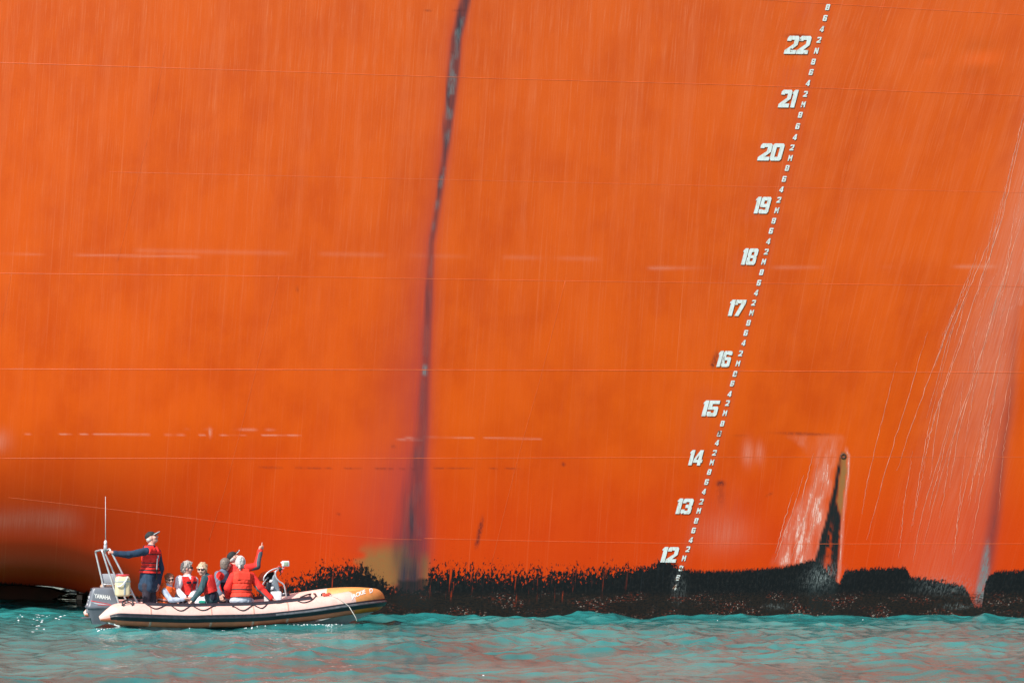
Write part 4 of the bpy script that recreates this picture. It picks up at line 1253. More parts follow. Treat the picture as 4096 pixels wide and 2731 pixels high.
def build(prims, vox, post=None, pad=.03, post_pad=0.0):
    lo = np.min([p.lo for p in prims if not p.sub], axis=0) - pad - post_pad
    hi = np.max([p.hi for p in prims if not p.sub], axis=0) + pad + post_pad
    n = np.ceil((hi - lo) / vox).astype(int) + 1
    ax = [(lo[i] + vox * np.arange(n[i])).astype(np.float32) for i in range(3)]
    d = np.full(tuple(n), .5, np.float32)
    for p in prims:
        mg = p.k + .035 + post_pad
        a = np.clip(np.floor((p.lo - mg - lo) / vox).astype(int), 0, n); b = np.clip(np.ceil((p.hi + mg - lo) / vox).astype(int) + 1, 0, n)
        if (b <= a).any(): continue
        sl = tuple(slice(a[i], b[i]) for i in range(3))
        v = p.f(ax[0][sl[0]][:, None, None], ax[1][sl[1]][None, :, None], ax[2][sl[2]][None, None, :]).astype(np.float32)
        d[sl] = -smin(-d[sl], v, p.k) if p.sub else smin(d[sl], v, p.k)
    if post is not None:
        d = post(d, ax[0][:, None, None], ax[1][None, :, None], ax[2][None, None, :])
    # keep the border open
    d[0] = d[-1] = .5; d[:, 0] = d[:, -1] = .5; d[:, :, 0] = d[:, :, -1] = .5
    return surface_nets(d, lo, vox)

def tag_faces(V, Q, prims):
    c = V[Q].mean(1)
    best = np.full(len(c), 9.0); mi = np.zeros(len(c), int)
    for p in prims:
        if p.sub: continue
        inb = ((c > p.lo - .05) & (c < p.hi + .05)).all(1)
        if not inb.any(): continue
        v = p.f(c[inb, 0], c[inb, 1], c[inb, 2])
        w = np.where(inb)[0]; u = v < best[w]
        best[w[u]] = v[u]; mi[w[u]] = p.m
    return mi

def cloth_noise(amp, sc, seed):
    r = np.random.default_rng(seed)
    W = [(r.normal(size=3) * sc * (1, 1, .55), r.random() * 6.28) for _ in range(7)]
    def f(x, y, z):
        o = 0
        for w, ph in W: o = o + np.sin(x * w[0] + y * w[1] + z * w[2] + ph)
        o = np.sin(o * 1.5 + 9 * x - 7 * z) * 1.4 + .5 * o
        return (amp * o / 2.0).astype(np.float32)
    return f

def unit(v): v = np.asarray(v, float); return v / np.linalg.norm(v)
VOX = .0068

def skinmat(name, col): return mat(name, col, .5, .06, 20, spec=.35)
SKIN = skinmat('pale_skin', (.60, .36, .28)); SKIN2 = skinmat('pink_skin', (.62, .33, .26))
EYE = mat('eye', (.03, .02, .02), .25, .1, 30); LIP = mat('lips', (.45, .16, .14), .5, .1, 30)
SHADES = mat('sunglass_lens', (.006, .006, .008), .12, .1, 10)
NYLON = mat('black_webbing', (.012, .012, .014), .6, .2, 40)
BUCKLE = mat('grey_buckle', (.25, .27, .29), .5, .1, 30)

def fabric(name, col, var=.14, rough=.78):
    t = NT(name); c = t.coord()
    n = t.noise(c, 14, 5, .6); w = t.noise(c, 5, 3)
    lo = tuple(x * (1 - var) for x in col); hi = tuple(min(1, x * (1 + var)) for x in col)
    t.set(Base_Color=t.mix(t.ss(n, .3, .7), lo, hi), Roughness=rough, Specular_IOR_Level=.3)
    t.bump(t.add(t.mul(n, .6), t.mul(w, 1.0)), .35, .012)
    return t.m

def person(name_loc, label, J, S):
    """J: joints in world space; S: look. Returns the top-level body mesh."""
    J = {k: np.array(v, float) for k, v in J.items()}
    M = S['mats']                       # material list of the body: 0 skin, 1 top, 2 trousers, 3 shoes, 4 eye, 5 lips, then extras
    g = S.get('girth', 1.0); hs = S.get('head', 1.0)
    pel, nek = J['pelvis'], J['neck']
    L = np.linalg.norm(nek - pel)
    U = unit(nek - pel)
    Rr = J['shR'] - J['shL']; sw = np.linalg.norm(Rr)
    Rr = unit(Rr - U * (Rr @ U)); Fw = np.cross(U, Rr)
    TM = np.array([Rr, Fw, U])
    torso = [
        ell(pel + U * L * .70 - Fw * .005, TM, (.165 * g, .118 * g, L * .36), 1, .05),
        ell(pel + U * L * .36, TM, (.150 * g, .112 * g, L * .36), 1, .05),
        ell(pel + U * .03, TM, (.170 * g, .135 * g, .135), S.get('hipmat', 1), .05),
        cap(J['shR'] - Rr * .05 - U * .015, J['shL'] + Rr * .05 - U * .015, .068 * g, None, 1, .05),
        cap(nek - U * .07, nek - U * .01, .095 * g, .068, 1, .04),
    ]
    if S.get('coat'):
        torso.append(box(pel + U * .09, TM, (.192 * g, .142 * g, .20), .115, 1, .06))
        torso.append(box(pel - U * .045, TM, (.186 * g, .140 * g, .085), .06, 1, .03))
    H = J['head']
    hf = unit(J['face']); hu = unit(np.array(J.get('headup', U)) - hf * (np.array(J.get('headup', U)) @ hf))
    hr = np.cross(hf, hu)
    HM = np.array([hr, hf, hu])
    def hp(r, f, u): return H + (hr * r + hf * f + hu * u) * hs
    def he(c, r, m=0, k=.015, sub=False): return ell(hp(*c), HM, np.array(r) * hs, m, k, sub)
    head = [
        he((0, -.014, .030), (.077, .096, .092)),
        he((0, .022, -.040), (.060, .074, .078), 0, .03),
        he((0, .062, -.082), (.026, .026, .022), 0, .025),
        cap(hp(0, .090, .012), hp(0, .114, -.026), .010 * hs, .0145 * hs, 0, .014),
        he((.016, .098, -.030), (.011, .012, .009), 0, .01), he((-.016, .098, -.030), (.011, .012, .009), 0, .01),
        he((.079, -.006, -.008), (.012, .022, .034), 0, .008), he((-.079, -.006, -.008), (.012, .022, .034), 0, .008),
        cap(hp(.045, .078, .034), hp(-.045, .078, .034), .013 * hs, None, 0, .02),
        he((.050, .062, -.028), (.024, .026, .022), 0, .025), he((-.050, .062, -.028), (.024, .026, .022), 0, .025),
        he((.031, .094, .012), (.016, .014, .011), 0, .012, True), he((-.031, .094, .012), (.016, .014, .011), 0, .012, True),
        he((.031, .078, .011), (.014, .012, .012), 4, .003), he((-.031, .078, .011), (.014, .012, .012), 4, .003),
        cap(hp(.022, .090, -.058), hp(-.022, .090, -.058), .0075 * hs, None, 5, .006),
    ]
    neckp = [cap(nek - U * .05, H - hu * .05 * hs - hf * .02 * hs, .056 * g, .052, 0, .03)]
    limbs = []
    sl = S.get('sleeve', 1)
    for s in 'RL':
        sh, el, wr = J['sh' + s], J['el' + s], J['wr' + s]
        e2 = sl if not isinstance(sl, dict) else sl[s]
        am = g * S.get('arm', 1.08)
        limbs += [cap(sh, el, .064 * am, .055 * am, 1, .035), cap(el, wr, .053 * am, .043 * am, e2, .025)]
        limbs.append(cap(wr - (wr - el) * .06, wr + unit(wr - el) * .012, .046 * am, .045 * am, e2, .012))
        # hand: palm, four fingers, thumb
        hd = unit(J['hd' + s] - wr); ref = np.array(J.get('pn' + s, (0, 0, -1.0)))
        pn = unit(ref - hd * (ref @ hd)); sd = np.cross(hd, pn) * (1 if s == 'R' else -1)   # sd: towards the thumb
        hz = S.get('hand', 1.0)
        HMt = np.array([sd, hd, pn])
        limbs.append(cap(wr, wr + hd * .03 * hz, .029 * hz, .030 * hz, 0, .015))
        limbs.append(ell(wr + hd * .062 * hz, HMt, np.array((.041, .050, .019)) * hz, 0, .015))
        pose = S.get('pose' + s, 'relaxed')
        for i, (off, ln) in enumerate(((.030, .074), (.010, .080), (-.011, .074), (-.030, .060))):
            b = wr + (hd * (.100 - .006 * abs(i - 1)) + sd * off) * hz
            curl = {'relaxed': (.25, .55), 'grip': (.95, 1.3), 'flat': (.02, .08), 'fist': (1.25, 1.75), 'point': ((.03, .03) if i == 0 else (1.25, 1.8))}[pose]
            spread = sd * off * (2.6 if pose == 'flat' else .8)
            d1_ = unit(hd * math.cos(curl[0]) + pn * math.sin(curl[0]) + spread)
            d2_ = unit(hd * math.cos(curl[0] + curl[1]) + pn * math.sin(curl[0] + curl[1]) + spread)
            k1 = b + d1_ * ln * .52 * hz; k2 = k1 + d2_ * ln * .5 * hz
            limbs += [cap(b - hd * .02 * hz, k1, .0105 * hz, .0098 * hz, 0, .006), cap(k1, k2, .0098 * hz, .0085 * hz, 0, .004)]
        tb = wr + (hd * .035 + sd * .030 + pn * .006) * hz
        tw = unit(hd * .75 + sd * (.25 if pose in ('fist', 'point', 'grip') else .75) + pn * (.5 if pose in ('fist', 'point', 'grip') else .15))
        limbs += [cap(tb, tb + tw * .036 * hz, .0145 * hz, .012 * hz, 0, .008), cap(tb + tw * .036 * hz, tb + unit(tw + hd * .5) * .066 * hz, .0115 * hz, .0095 * hz, 0, .004)]
        hp_, kn, an = J['hp' + s], J['kn' + s], J['an' + s]
        limbs += [cap(hp_, kn, .088 * g, .064 * g, 2, .04), cap(kn, an, .060 * g, .044 * g, 2, .03)]
        toe = unit(np.array(J.get('toe' + s, Fw)) * (1, 1, 0))
        limbs += [cap(an - toe * .03 - (0, 0, .045), an + toe * .15 - (0, 0, .052), .036, .030, 3, .02), cap(an, an - np.array((0, 0, .03)), .043, .042, 3, .02)]
    allp = torso + neckp + head + limbs + S.get('extra', lambda *a: [])(J, TM)
    cn = cloth_noise(.0062, 16, S['seed'])
    hc, hrad = H, .16 * hs
    hands = [J['wr' + s] + unit(J['hd' + s] - J['wr' + s]) * .08 for s in 'RL']
    def post(d, x, y, z):
        w = np.clip((np.sqrt((x - hc[0]) ** 2 + (y - hc[1]) ** 2 + (z - hc[2]) ** 2) - hrad) / .04, 0, 1)
        for h in hands: w = w * np.clip((np.sqrt((x - h[0]) ** 2 + (y - h[1]) ** 2 + (z - h[2]) ** 2) - .11) / .03, 0, 1)
        return d + w * cn(x, y, z)
    V, Q = build(allp, VOX, post)
    mi = tag_faces(V, Q, allp)
    fc = V[Q].mean(1)
    for p in S.get('paint', lambda *a: [])(J, TM):
        ins_ = (p.f(fc[:, 0], fc[:, 1], fc[:, 2]) < 0) & (mi != 0)
        mi[ins_] = p.m
    base = name_loc
    body = solid('person', (V, Q), M, label, 'person', 'people aboard the inflatable boat', loc=base, midx=mi)
    # ---- clothing and hair
    def piece(nm, pr, m, vox=VOX, post=None, tags=False, pp=0.0):
        v, q = build(pr, vox, post, post_pad=pp)
        return part(nm, (v, q), m, body, midx=tag_faces(v, q, pr) if tags else None)
    if 'vest' in S:
        ve = S['vest']; lo_, hi_ = ve['lo'], ve['hi']; th = ve.get('th', .032)
        arms = [cap(J['sh' + s] + (J['sh' + s] - (J['shR'] + J['shL']) / 2) * .18, J['el' + s], .078 * g, .066 * g) for s in 'RL']
        ncut = cap(nek - U * .02, nek + U * .2, .072, .085)
        vcut = cap(nek + U * .05 + Fw * .12, nek - U * ve.get('v', .14) + Fw * .19, .065, .022)
        grooves = ve.get('grooves', ())
        def field(x, y, z, off):
            c = ((x - pel[0]) * U[0] + (y - pel[1]) * U[1] + (z - pel[2]) * U[2]) / L
            return c
        nz_ = cloth_noise(.003, 30, S['seed'] + 50)
        def vpost(d, x, y, z):
            c = field(x, y, z, 0)
            a = (x - pel[0]) * Rr[0] + (y - pel[1]) * Rr[1] + (z - pel[2]) * Rr[2]
            f = (x - pel[0]) * Fw[0] + (y - pel[1]) * Fw[1] + (z - pel[2]) * Fw[2]
            v = d - th + nz_(x, y, z)
            for gz in grooves:
                v = v + .014 * np.exp(-((c - gz) * L / .012) ** 2)
            if ve.get('zip', True):
                v = v + .012 * np.exp(-(a / .008) ** 2) * (f > 0)
            v = -smin(-v, (c - lo_) * L, .02)
            v = -smin(-v, (hi_ - c) * L, .02)
            for p in arms: v = -smin(-v, p.f(x, y, z), .02)
            v = -smin(-v, ncut.f(x, y, z), .02)
            v = -smin(-v, vcut.f(x, y, z), .02)
            return v.astype(np.float32)
        # smin(-v, d) with a positive field outside acts as the intersection
        vest = piece('life_vest', torso, ve['mat'], .0075, vpost, pp=th)
        VB = bvh_of(vest)
        bands = ve.get('bands', ())
        for gz, hh, bm in bands:
            def bpost(d, x, y, z, gz=gz, hh=hh):
                c = field(x, y, z, 0)
                v = np.maximum(d - th - .0065, np.abs(c - gz) * L - hh)
                for p in arms: v = np.maximum(v, -p.f(x, y, z))
                v = np.maximum(v, -vcut.f(x, y, z))
                return v.astype(np.float32)
            v, q = build(torso, .0075, bpost, post_pad=th)
            part('strap', (v, q), bm, vest)
        for pr, m, nm in ve.get('extra', lambda *a: [])(J, TM, L, nek, pel, th):
            v, q = build(pr, .007)
            part(nm, (v, q), m, vest)
    if 'hair' in S:
        hh = S['hair']
        hn = cloth_noise(hh.get('amp', .005), hh.get('freq', 60), S['seed'] + 9)
        pr = [he(c, r, 0, .02) for c, r in hh['vol']]
        for a_, b_, r0, r1 in hh.get('locks', ()):
            pr.append(cap(hp(*a_), hp(*b_), r0 * hs, r1 * hs, 0, .02))
        cut = [he(c, r, 0, .01) for c, r in hh.get('cut', (((0, .075, -.045), (.062, .075, .085)),))]
        def hpost(d, x, y, z):
            v = d + hn(x, y, z)
            for p in cut: v = -smin(-v, p.f(x, y, z), .012)
            return v.astype(np.float32)
        piece('hair', pr, hh['mat'], .0062, hpost)
    if 'cap' in S:
        cm, bmn = S['cap']
        dome = [he((0, -.012, .048), (.086, .106, .084), 0, .01)]
        def cpost(d, x, y, z):
            u = (x - H[0]) * hu[0] + (y - H[1]) * hu[1] + (z - H[2]) * hu[2]
            f = (x - H[0]) * hf[0] + (y - H[1]) * hf[1] + (z - H[2]) * hf[2]
            a = (x - H[0]) * hr[0] + (y - H[1]) * hr[1] + (z - H[2]) * hr[2]
            th_ = np.arctan2(a, f)
            v = d + .0025 * np.exp(-(np.sin(3 * th_) * .07 / .006) ** 2)
            return np.maximum(v, (.034 + .10 * np.minimum(f, 0)) * hs - u).astype(np.float32)
        cp = piece('cap', dome, cm, .006, cpost)
        n = 14
        vt, vb = [], []
        for i in range(n + 1):
            a_ = math.pi * (i / n) - math.pi / 2
            for rr_, o in ((0, vt),):
                inn = hp(.080 * math.sin(a_), .052 + .040 * math.cos(a_), .052 + .010 * math.cos(a_))
                out = hp(.084 * math.sin(a_), .070 + .112 * math.cos(a_) ** .8, .048 + .006 * math.cos(a_) - .014 * abs(math.sin(a_)))
                o.append((inn, out))
        rings = [[inn, out, out - hu * .007, inn - hu * .007] for inn, out in vt]
        part('brim', loft([[np.array(p) for p in r] for r in rings]), bmn, cp, auto=40)
        edge = [out - hu * .003 for inn, out in vt]
        part('brim_edge', sweep(np.array(edge), .0075, 6), S['brim_edge'], cp)
        part('cap_button', ellipsoid(hp(0, -.012, .131), hr * .012, hf * .012, hu * .007), cm, cp)
    if S.get('shades'):
        sg = []
        for s in (-1, 1):
            sg.append(he((s * .033, .101, .012), (.027, .011, .019), 0, .004))
            sg.append(cap(hp(s * .058, .096, .018), hp(s * .080, .0, .014), .0045, None, 0, .004))
        sg.append(cap(hp(-.014, .108, .017), hp(.014, .108, .017), .0045, None, 0, .004))
        piece('sunglasses', sg, SHADES, .0042)
    return body, dict(hp=hp, TM=TM, U=U, F=Fw, R=Rr, L=L, nek=nek, pel=pel, hr=hr, hf=hf, hu=hu, piece=piece)

def W3(v): return np.array(v, float)
def zz(f): return lambda x, y, lat, z=None: np.array(bp(f(x, y), lat, z))
q1_, q2_, q3_ = zz(Z1), zz(Z2), zz(Z3)
def dir_(f, a, u): return np.array(BF * f + BA * a + UP * u)

RED_ = fabric('red_vest_nylon', (.78, .035, .028)); ORANGE_ = fabric('orange_vest_nylon', (.82, .13, .022)); REDJ = fabric('red_jacket', (.72, .030, .022)); ORED = fabric('orange_red_vest', (.80, .052, .028))
NAVY = fabric('navy_jacket', (.022, .048, .088)); DKTR = fabric('charcoal_trousers', (.040, .034, .048)); SHOE = mat('dark_shoe', (.02, .02, .022), .6, .2, 20)
LBLUE = fabric('pale_blue_sleeve', (.42, .50, .62)); WHITEJ = fabric('white_jacket', (.78, .79, .80)); TEALJ = fabric('dark_teal_jacket', (.035, .075, .085)); GREYT = fabric('pale_grey_trousers', (.46, .49, .56))
WHT = fabric('white_trousers', (.70, .72, .78)); GREENP = fabric('green_panel', (.02, .30, .22)); GREYJ = fabric('grey_blue_jacket', (.12, .16, .22)); GPATCH = fabric('grey_sleeve_panel', (.10, .12, .14)); DPANEL = fabric('black_jacket_panel', (.014, .016, .030))
GH = mat('grey_hair', (.36, .33, .29), .6, .35, 60, bump=.4, bscale=150); SILV = mat('silver_hair', (.46, .44, .41), .6, .25, 60, bump=.4, bscale=150); BLOND = mat('blond_hair', (.46, .33, .20), .55, .3, 60, bump=.4, bscale=150); AUB = mat('auburn_hair', (.24, .085, .04), .55, .35, 60, bump=.4, bscale=150); BRN = mat('brown_grey_hair', (.17, .14, .115), .6, .3, 60, bump=.4, bscale=150)
BLKCAP = fabric('black_cap_cloth', (.022, .026, .026)); BRIMG = mat('pale_brim_edge', (.52, .53, .54), .6, .1, 30)
FULLHAIR = [((0, -.020, .034), (.088, .104, .098)), ((0, -.055, -.015), (.082, .070, .085))]

# ---- the man standing at the stern
lt = -.02
P1 = dict(head=q1_(1166, 252, lt), face=dir_(.93, -.30, .46), headup=(-.35, .1, .95), neck=q1_(1158, 372, lt), pelvis=q1_(1128, 915, lt),
          shR=q1_(1082, 440, lt - .19), elR=q1_(842, 492, lt - .28), wrR=q1_(640, 472, fn_ + .02), hdR=q1_(560, 428, fn_ + .02), pnR=dir_(-.3, 0, -1),
          shL=q1_(1238, 455, lt + .12), elL=q1_(1290, 690, lt + .15), wrL=q1_(1258, 890, lt + .03), hdL=q1_(1258, 960, lt), pnL=dir_(-1, 0, 0),
          hpR=q1_(1092, 930, lt - .10), knR=q1_(1088, 1165, lt - .10), anR=q1_(1078, 1390, lt - .12, DECKZ + .085),
          hpL=q1_(1158, 930, lt + .08), knL=q1_(1172, 1165, lt + .10), anL=q1_(1172, 1390, lt + .12, DECKZ + .085))
FS = fabric('faded_red_foam', (.80, .060, .045))
def v1x(J, TM, L, nek, pel, th):
    R_, F_, U_ = TM
    c = pel + F_ * .17 + U_ * L * .52 + R_ * .0
    o = [([box(c + R_ * .035 + U_ * .02, TM, (.016, .012, .105), .006)], BUCKLE, 'buckle_strip'), ([box(c + R_ * .035 - U_ * .17, TM, (.016, .012, .10), .006)], NYLON, 'strap_tail'),
         ([box(c + U_ * .155 - F_ * .01, TM, (.014, .014, .030), .006)], BUCKLE, 'buckle')]
    o.append(([cap(nek - F_ * .10 + R_ * .07 - U_ * .02, nek - F_ * .10 - R_ * .07 - U_ * .02, .034)], DPANEL, 'hood'))
    return o
person((P1['pelvis'][0], P1['pelvis'][1], DECKZ), 'standing man in navy jacket and black cap holding the roll bar with outstretched arm', P1,
       dict(arm=1.16, mats=[SKIN2, NAVY, DKTR, SHOE, EYE, LIP], seed=3, coat=True, girth=1.02, poseR='grip', shades=False, cap=(BLKCAP, BLKCAP), brim_edge=BRIMG,
            vest=dict(lo=.30, hi=1.02, mat=RED_, th=.034, v=.20, grooves=(.38, .49, .60), bands=((.80, .009, NYLON), (.57, .010, NYLON), (.465, .010, NYLON), (.375, .010, NYLON)), extra=v1x),
            hair=dict(mat=SILV, vol=[((0, -.045, -.010), (.079, .070, .062))], amp=.003)))

# ---- girl in the orange collar vest
lt = .10
P2_ = dict(head=q2_(345, 945, lt), face=dir_(.10, -.96, -.10), headup=(-.12, 0, 1), neck=q2_(325, 1055, lt), pelvis=q2_(270, 1370, lt),
          shR=q2_(252, 1140, lt - .10), elR=q2_(352, 1300, lt - .18), wrR=q2_(560, 1290, lt - .20), hdR=q2_(640, 1270, lt - .20), pnR=dir_(.2, 0, -1),
          shL=q2_(395, 1120, lt + .10), elL=q2_(470, 1240, lt + .08), wrL=q2_(575, 1275, lt + .0), hdL=q2_(640, 1275, lt - .05), pnL=dir_(0, 0, -1),
          hpR=q2_(275, 1395, lt - .08), knR=q2_(440, 1400, lt - .12), anR=q2_(450, 1480, lt - .12, DECKZ + .085),
          hpL=q2_(290, 1390, lt + .08), knL=q2_(455, 1395, lt + .08), anL=q2_(465, 1480, lt + .08, DECKZ + .085))
def v2x(J, TM, L, nek, pel, th):
    R_, F_, U_ = TM
    return [([cap(nek - F_ * .07 - U_ * .01 + R_ * .06, nek - F_ * .07 - U_ * .01 - R_ * .06, .050, None, 0, .03), cap(nek - F_ * .06 + R_ * .07, nek + F_ * .10 + R_ * .055 - U_ * .10, .045, .034, 0, .03), cap(nek - F_ * .06 - R_ * .07, nek + F_ * .10 - R_ * .055 - U_ * .10, .045, .034, 0, .03)], ORANGE_, 'vest_collar')]
person((P2_['pelvis'][0], P2_['pelvis'][1], P2_['pelvis'][2] - .12), 'auburn haired child in bright orange collar life vest and sunglasses with pale blue sleeves', P2_,
       dict(mats=[SKIN, LBLUE, DKTR, SHOE, EYE, LIP], seed=7, girth=.80, head=.90, hand=.85, shades=True,
            vest=dict(lo=-.05, hi=.98, mat=ORANGE_, th=.040, v=.10, grooves=(.30,), bands=((.14, .012, NYLON), (.22, .010, BUCKLE)), extra=v2x),
            hair=dict(mat=AUB, vol=FULLHAIR + [((0, -.02, .085), (.07, .08, .045)), ((.06, -.03, .07), (.045, .05, .04)), ((-.07, -.02, .03), (.03, .05, .06))], amp=.009, freq=85, cut=(((0, .080, -.04), (.066, .07, .098)),))))

# ---- grey haired woman in white jacket
lt = .36
P3_ = dict(head=q2_(645, 745, lt), face=dir_(.94, -.10, -.05), headup=(.05, 0, 1), neck=q2_(650, 885, lt), pelvis=q2_(640, 1330, lt),
          shR=q2_(515, 945, lt - .08), elR=q2_(470, 1130, lt - .20), wrR=q2_(590, 1255, lt - .38), hdR=q2_(665, 1290, lt - .42), pnR=dir_(.2, .2, -1),
          shL=q2_(772, 955, lt + .06), elL=q2_(785, 1140, lt + .02), wrL=q2_(720, 1250, lt - .25), hdL=q2_(660, 1275, lt - .35), pnL=dir_(0, 0, -1),
          hpR=q2_(590, 1350, lt - .03), knR=q2_(640, 1390, lt - .42), anR=q2_(650, 1480, lt - .42, DECKZ + .085),
          hpL=q2_(690, 1345, lt + .03), knL=q2_(745, 1385, lt - .36), anL=q2_(750, 1480, lt - .36, DECKZ + .085))
def v3x(J, TM, L, nek, pel, th):
    R_, F_, U_ = TM
    c = pel + F_ * .155 + U_ * L * .70
    return [([box(c + R_ * .07 + U_ * .03, TM, (.05, .012, .022), .006)], DPANEL, 'chest_panel'), ([box(c - R_ * .07 + U_ * .03, TM, (.045, .012, .022), .006)], DPANEL, 'chest_panel'),
            ([box(pel + F_ * .163 + U_ * L * .42, TM, (.006, .012, .15), .004)], NYLON, 'zip')]
person((P3_['pelvis'][0], P3_['pelvis'][1], P3_['pelvis'][2] - .12), 'woman with short curly grey hair in white jacket and red zipped vest', P3_,
       dict(arm=1.22, mats=[SKIN2, WHITEJ, DKTR, SHOE, EYE, LIP], seed=12, girth=1.0, shades=True,
            vest=dict(lo=.18, hi=1.0, mat=RED_, th=.030, v=.15, bands=((.26, .014, NYLON),), extra=v3x),
            hair=dict(mat=GH, vol=FULLHAIR + [((0, .01, .095), (.075, .085, .04)), ((.05, -.02, .05), (.05, .08, .07)), ((-.05, -.02, .05), (.05, .08, .07))], amp=.008, freq=80, cut=(((0, .085, -.035), (.075, .062, .088)),))))

# ---- blond woman on the near tube, looking back
lt = -.72
P4_ = dict(head=q2_(912, 765, lt + .03), face=dir_(-.50, -.84, -.12), headup=(0, 0, 1), neck=q2_(975, 880, lt + .03), pelvis=q2_(1085, 1285, lt + .02),
          shL=q2_(955, 930, lt - .10), elL=q2_(890, 1130, lt - .16), wrL=q2_(752, 1292, lt - .12), hdL=q2_(690, 1355, lt - .12), pnL=dir_(0, 0, -1),
          shR=q2_(1030, 925, lt + .20), elR=q2_(905, 1060, lt + .28), wrR=q2_(830, 1190, lt + .22), hdR=q2_(790, 1260, lt + .2), pnR=dir_(-.5, 0, -1),
          hpL=q2_(1080, 1305, lt - .02), knL=q2_(842, 1318, lt + .20), anL=q2_(840, 1480, lt + .30, DECKZ + .085), toeL=dir_(-1, .3, 0),
          hpR=q2_(1110, 1290, lt + .14), knR=q2_(850, 1290, lt + .38), anR=q2_(840, 1480, lt + .45, DECKZ + .085), toeR=dir_(-1, .3, 0))
def e4(J, TM):  # two-tone trousers and a dark back panel
    R_, F_, U_ = TM
    k = (J['hpL'] + J['knL']) / 2
    return [ell(k + (J['knL'] - k) * .25 - W3((0, .06, .02)), np.array([unit(J['knL'] - J['hpL']), np.cross((0, 0, 1), unit(J['knL'] - J['hpL'])), (0, 0, 1)]), (.10, .045, .035), 6, .01),
            ell(J['shL'] * .45 + J['pelvis'] * .55 - W3((-.09, .10, 0)), TM, (.12, .12, .22), 7, .02)]
person((P4_['pelvis'][0], P4_['pelvis'][1], P4_['pelvis'][2] - .10), 'blond woman in dark teal jacket and white trousers turning round on the near tube', P4_,
       dict(mats=[SKIN, TEALJ, WHT, SHOE, EYE, LIP, GREENP, DPANEL], seed=21, girth=.96, shades=True, poseL='flat', paint=e4, hipmat=1,
            vest=dict(lo=.28, hi=1.0, mat=RED_, th=.026, v=.24, zip=False),
            hair=dict(mat=BLOND, vol=FULLHAIR, locks=(((.0, -.10, .02), (-.03, -.13, -.08), .035, .022), ((-.075, .03, .02), (-.082, .0, -.05), .02, .012), ((.075, .03, .03), (.08, -.01, -.04), .022, .012)), amp=.006, freq=60, cut=(((0, .085, -.03), (.068, .066, .085)),))))

# ---- short haired passenger half hidden behind
lt = .22
P5_ = dict(head=q3_(385, 628, lt), face=dir_(.70, .62, .12), headup=(0, 0, 1), neck=q3_(345, 745, lt), pelvis=q3_(330, 1230, lt),
          shR=q3_(240, 815, lt - .14), elR=q3_(235, 1010, lt - .22), wrR=q3_(280, 1160, lt - .30), hdR=q3_(300, 1240, lt - .34), pnR=dir_(.6, 0, -1),
          shL=q3_(410, 800, lt + .14), elL=q3_(440, 1010, lt + .16), wrL=q3_(430, 1150, lt + .05), hdL=q3_(430, 1220, lt + .0), pnL=dir_(0, 0, -1),
          hpR=q3_(300, 1260, lt - .09), knR=q3_(400, 1285, lt - .30), anR=q3_(410, 1420, lt - .30, DECKZ + .085),
          hpL=q3_(350, 1250, lt + .09), knL=q3_(500, 1270, lt - .10), anL=q3_(505, 1420, lt - .10, DECKZ + .085))
def e5(J, TM):
    return [ell(J['shR'] + W3((.06, -.03, -.03)), TM, (.10, .10, .10), 6, .01), ell(J['elR'] * .5 + J['wrR'] * .5 + W3((.05, .0, 0)), TM, (.05, .08, .10), 6, .01), ell(J['pelvis'] * .6 + J['neck'] * .4, TM, (.25, .2, .10), 7, .01)]
person((P5_['pelvis'][0], P5_['pelvis'][1], P5_['pelvis'][2] - .12), 'passenger with short brown grey hair in grey and red jacket half hidden behind the others', P5_,
       dict(mats=[SKIN, GREYJ, DKTR, SHOE, EYE, LIP, REDJ, DPANEL], seed=33, girth=.92, paint=e5,
            hair=dict(mat=BRN, vol=FULLHAIR, amp=.004, freq=90, cut=(((0, .085, -.03), (.085, .075, .080)),))))

# ---- man in cap pointing up
lt = .34
P6_ = dict(head=q3_(530, 505, lt), face=dir_(.80, .22, .58), headup=(-.5, 0, .86), neck=q3_(520, 650, lt), pelvis=q3_(545, 1210, lt),
          shL=q3_(415, 745, lt + .08), elL=q3_(415, 980, lt + .12), wrL=q3_(520, 1120, lt - .05), hdL=q3_(580, 1160, lt - .1), pnL=dir_(0, 0, -1),
          shR=q3_(735, 700, lt - .10), elR=q3_(955, 660, lt - .12), wrR=q3_(1012, 395, lt - .10), hdR=q3_(1040, 180, lt - .10), pnR=dir_(.6, -.7, .1),
          hpR=q3_(600, 1240, lt - .10), knR=q3_(780, 1265, lt - .15), anR=q3_(790, 1420, lt - .15, DECKZ + .085),
          hpL=q3_(520, 1230, lt + .08), knL=q3_(700, 1250, lt + .12), anL=q3_(705, 1420, lt + .12, DECKZ + .085))
def e6(J, TM):
    el, wr, sh = J['elR'], J['wrR'], J['shR']
    ax = unit(wr - el); o = W3((.020, -.026, -.01))
    return [cap(el + o * .9 + ax * .02, wr + o * .75 - ax * .02, .052, .045, 6, .006), cap(el + W3((.012, -.02, -.026)), sh * .3 + el * .7 + W3((.0, -.02, -.04)), .055, .045, 6, .006)]
def v6x(J, TM, L, nek, pel, th):
    R_, F_, U_ = TM
    return [([cap(nek - F_ * .075 - U_ * .04 + R_ * .085, nek - F_ * .075 - U_ * .04 - R_ * .085, .062, None, 0, .03), cap(nek - F_ * .10 - U_ * .10 + R_ * .08, nek - F_ * .10 - U_ * .10 - R_ * .08, .05, None, 0, .03)], RED_, 'vest_collar')]
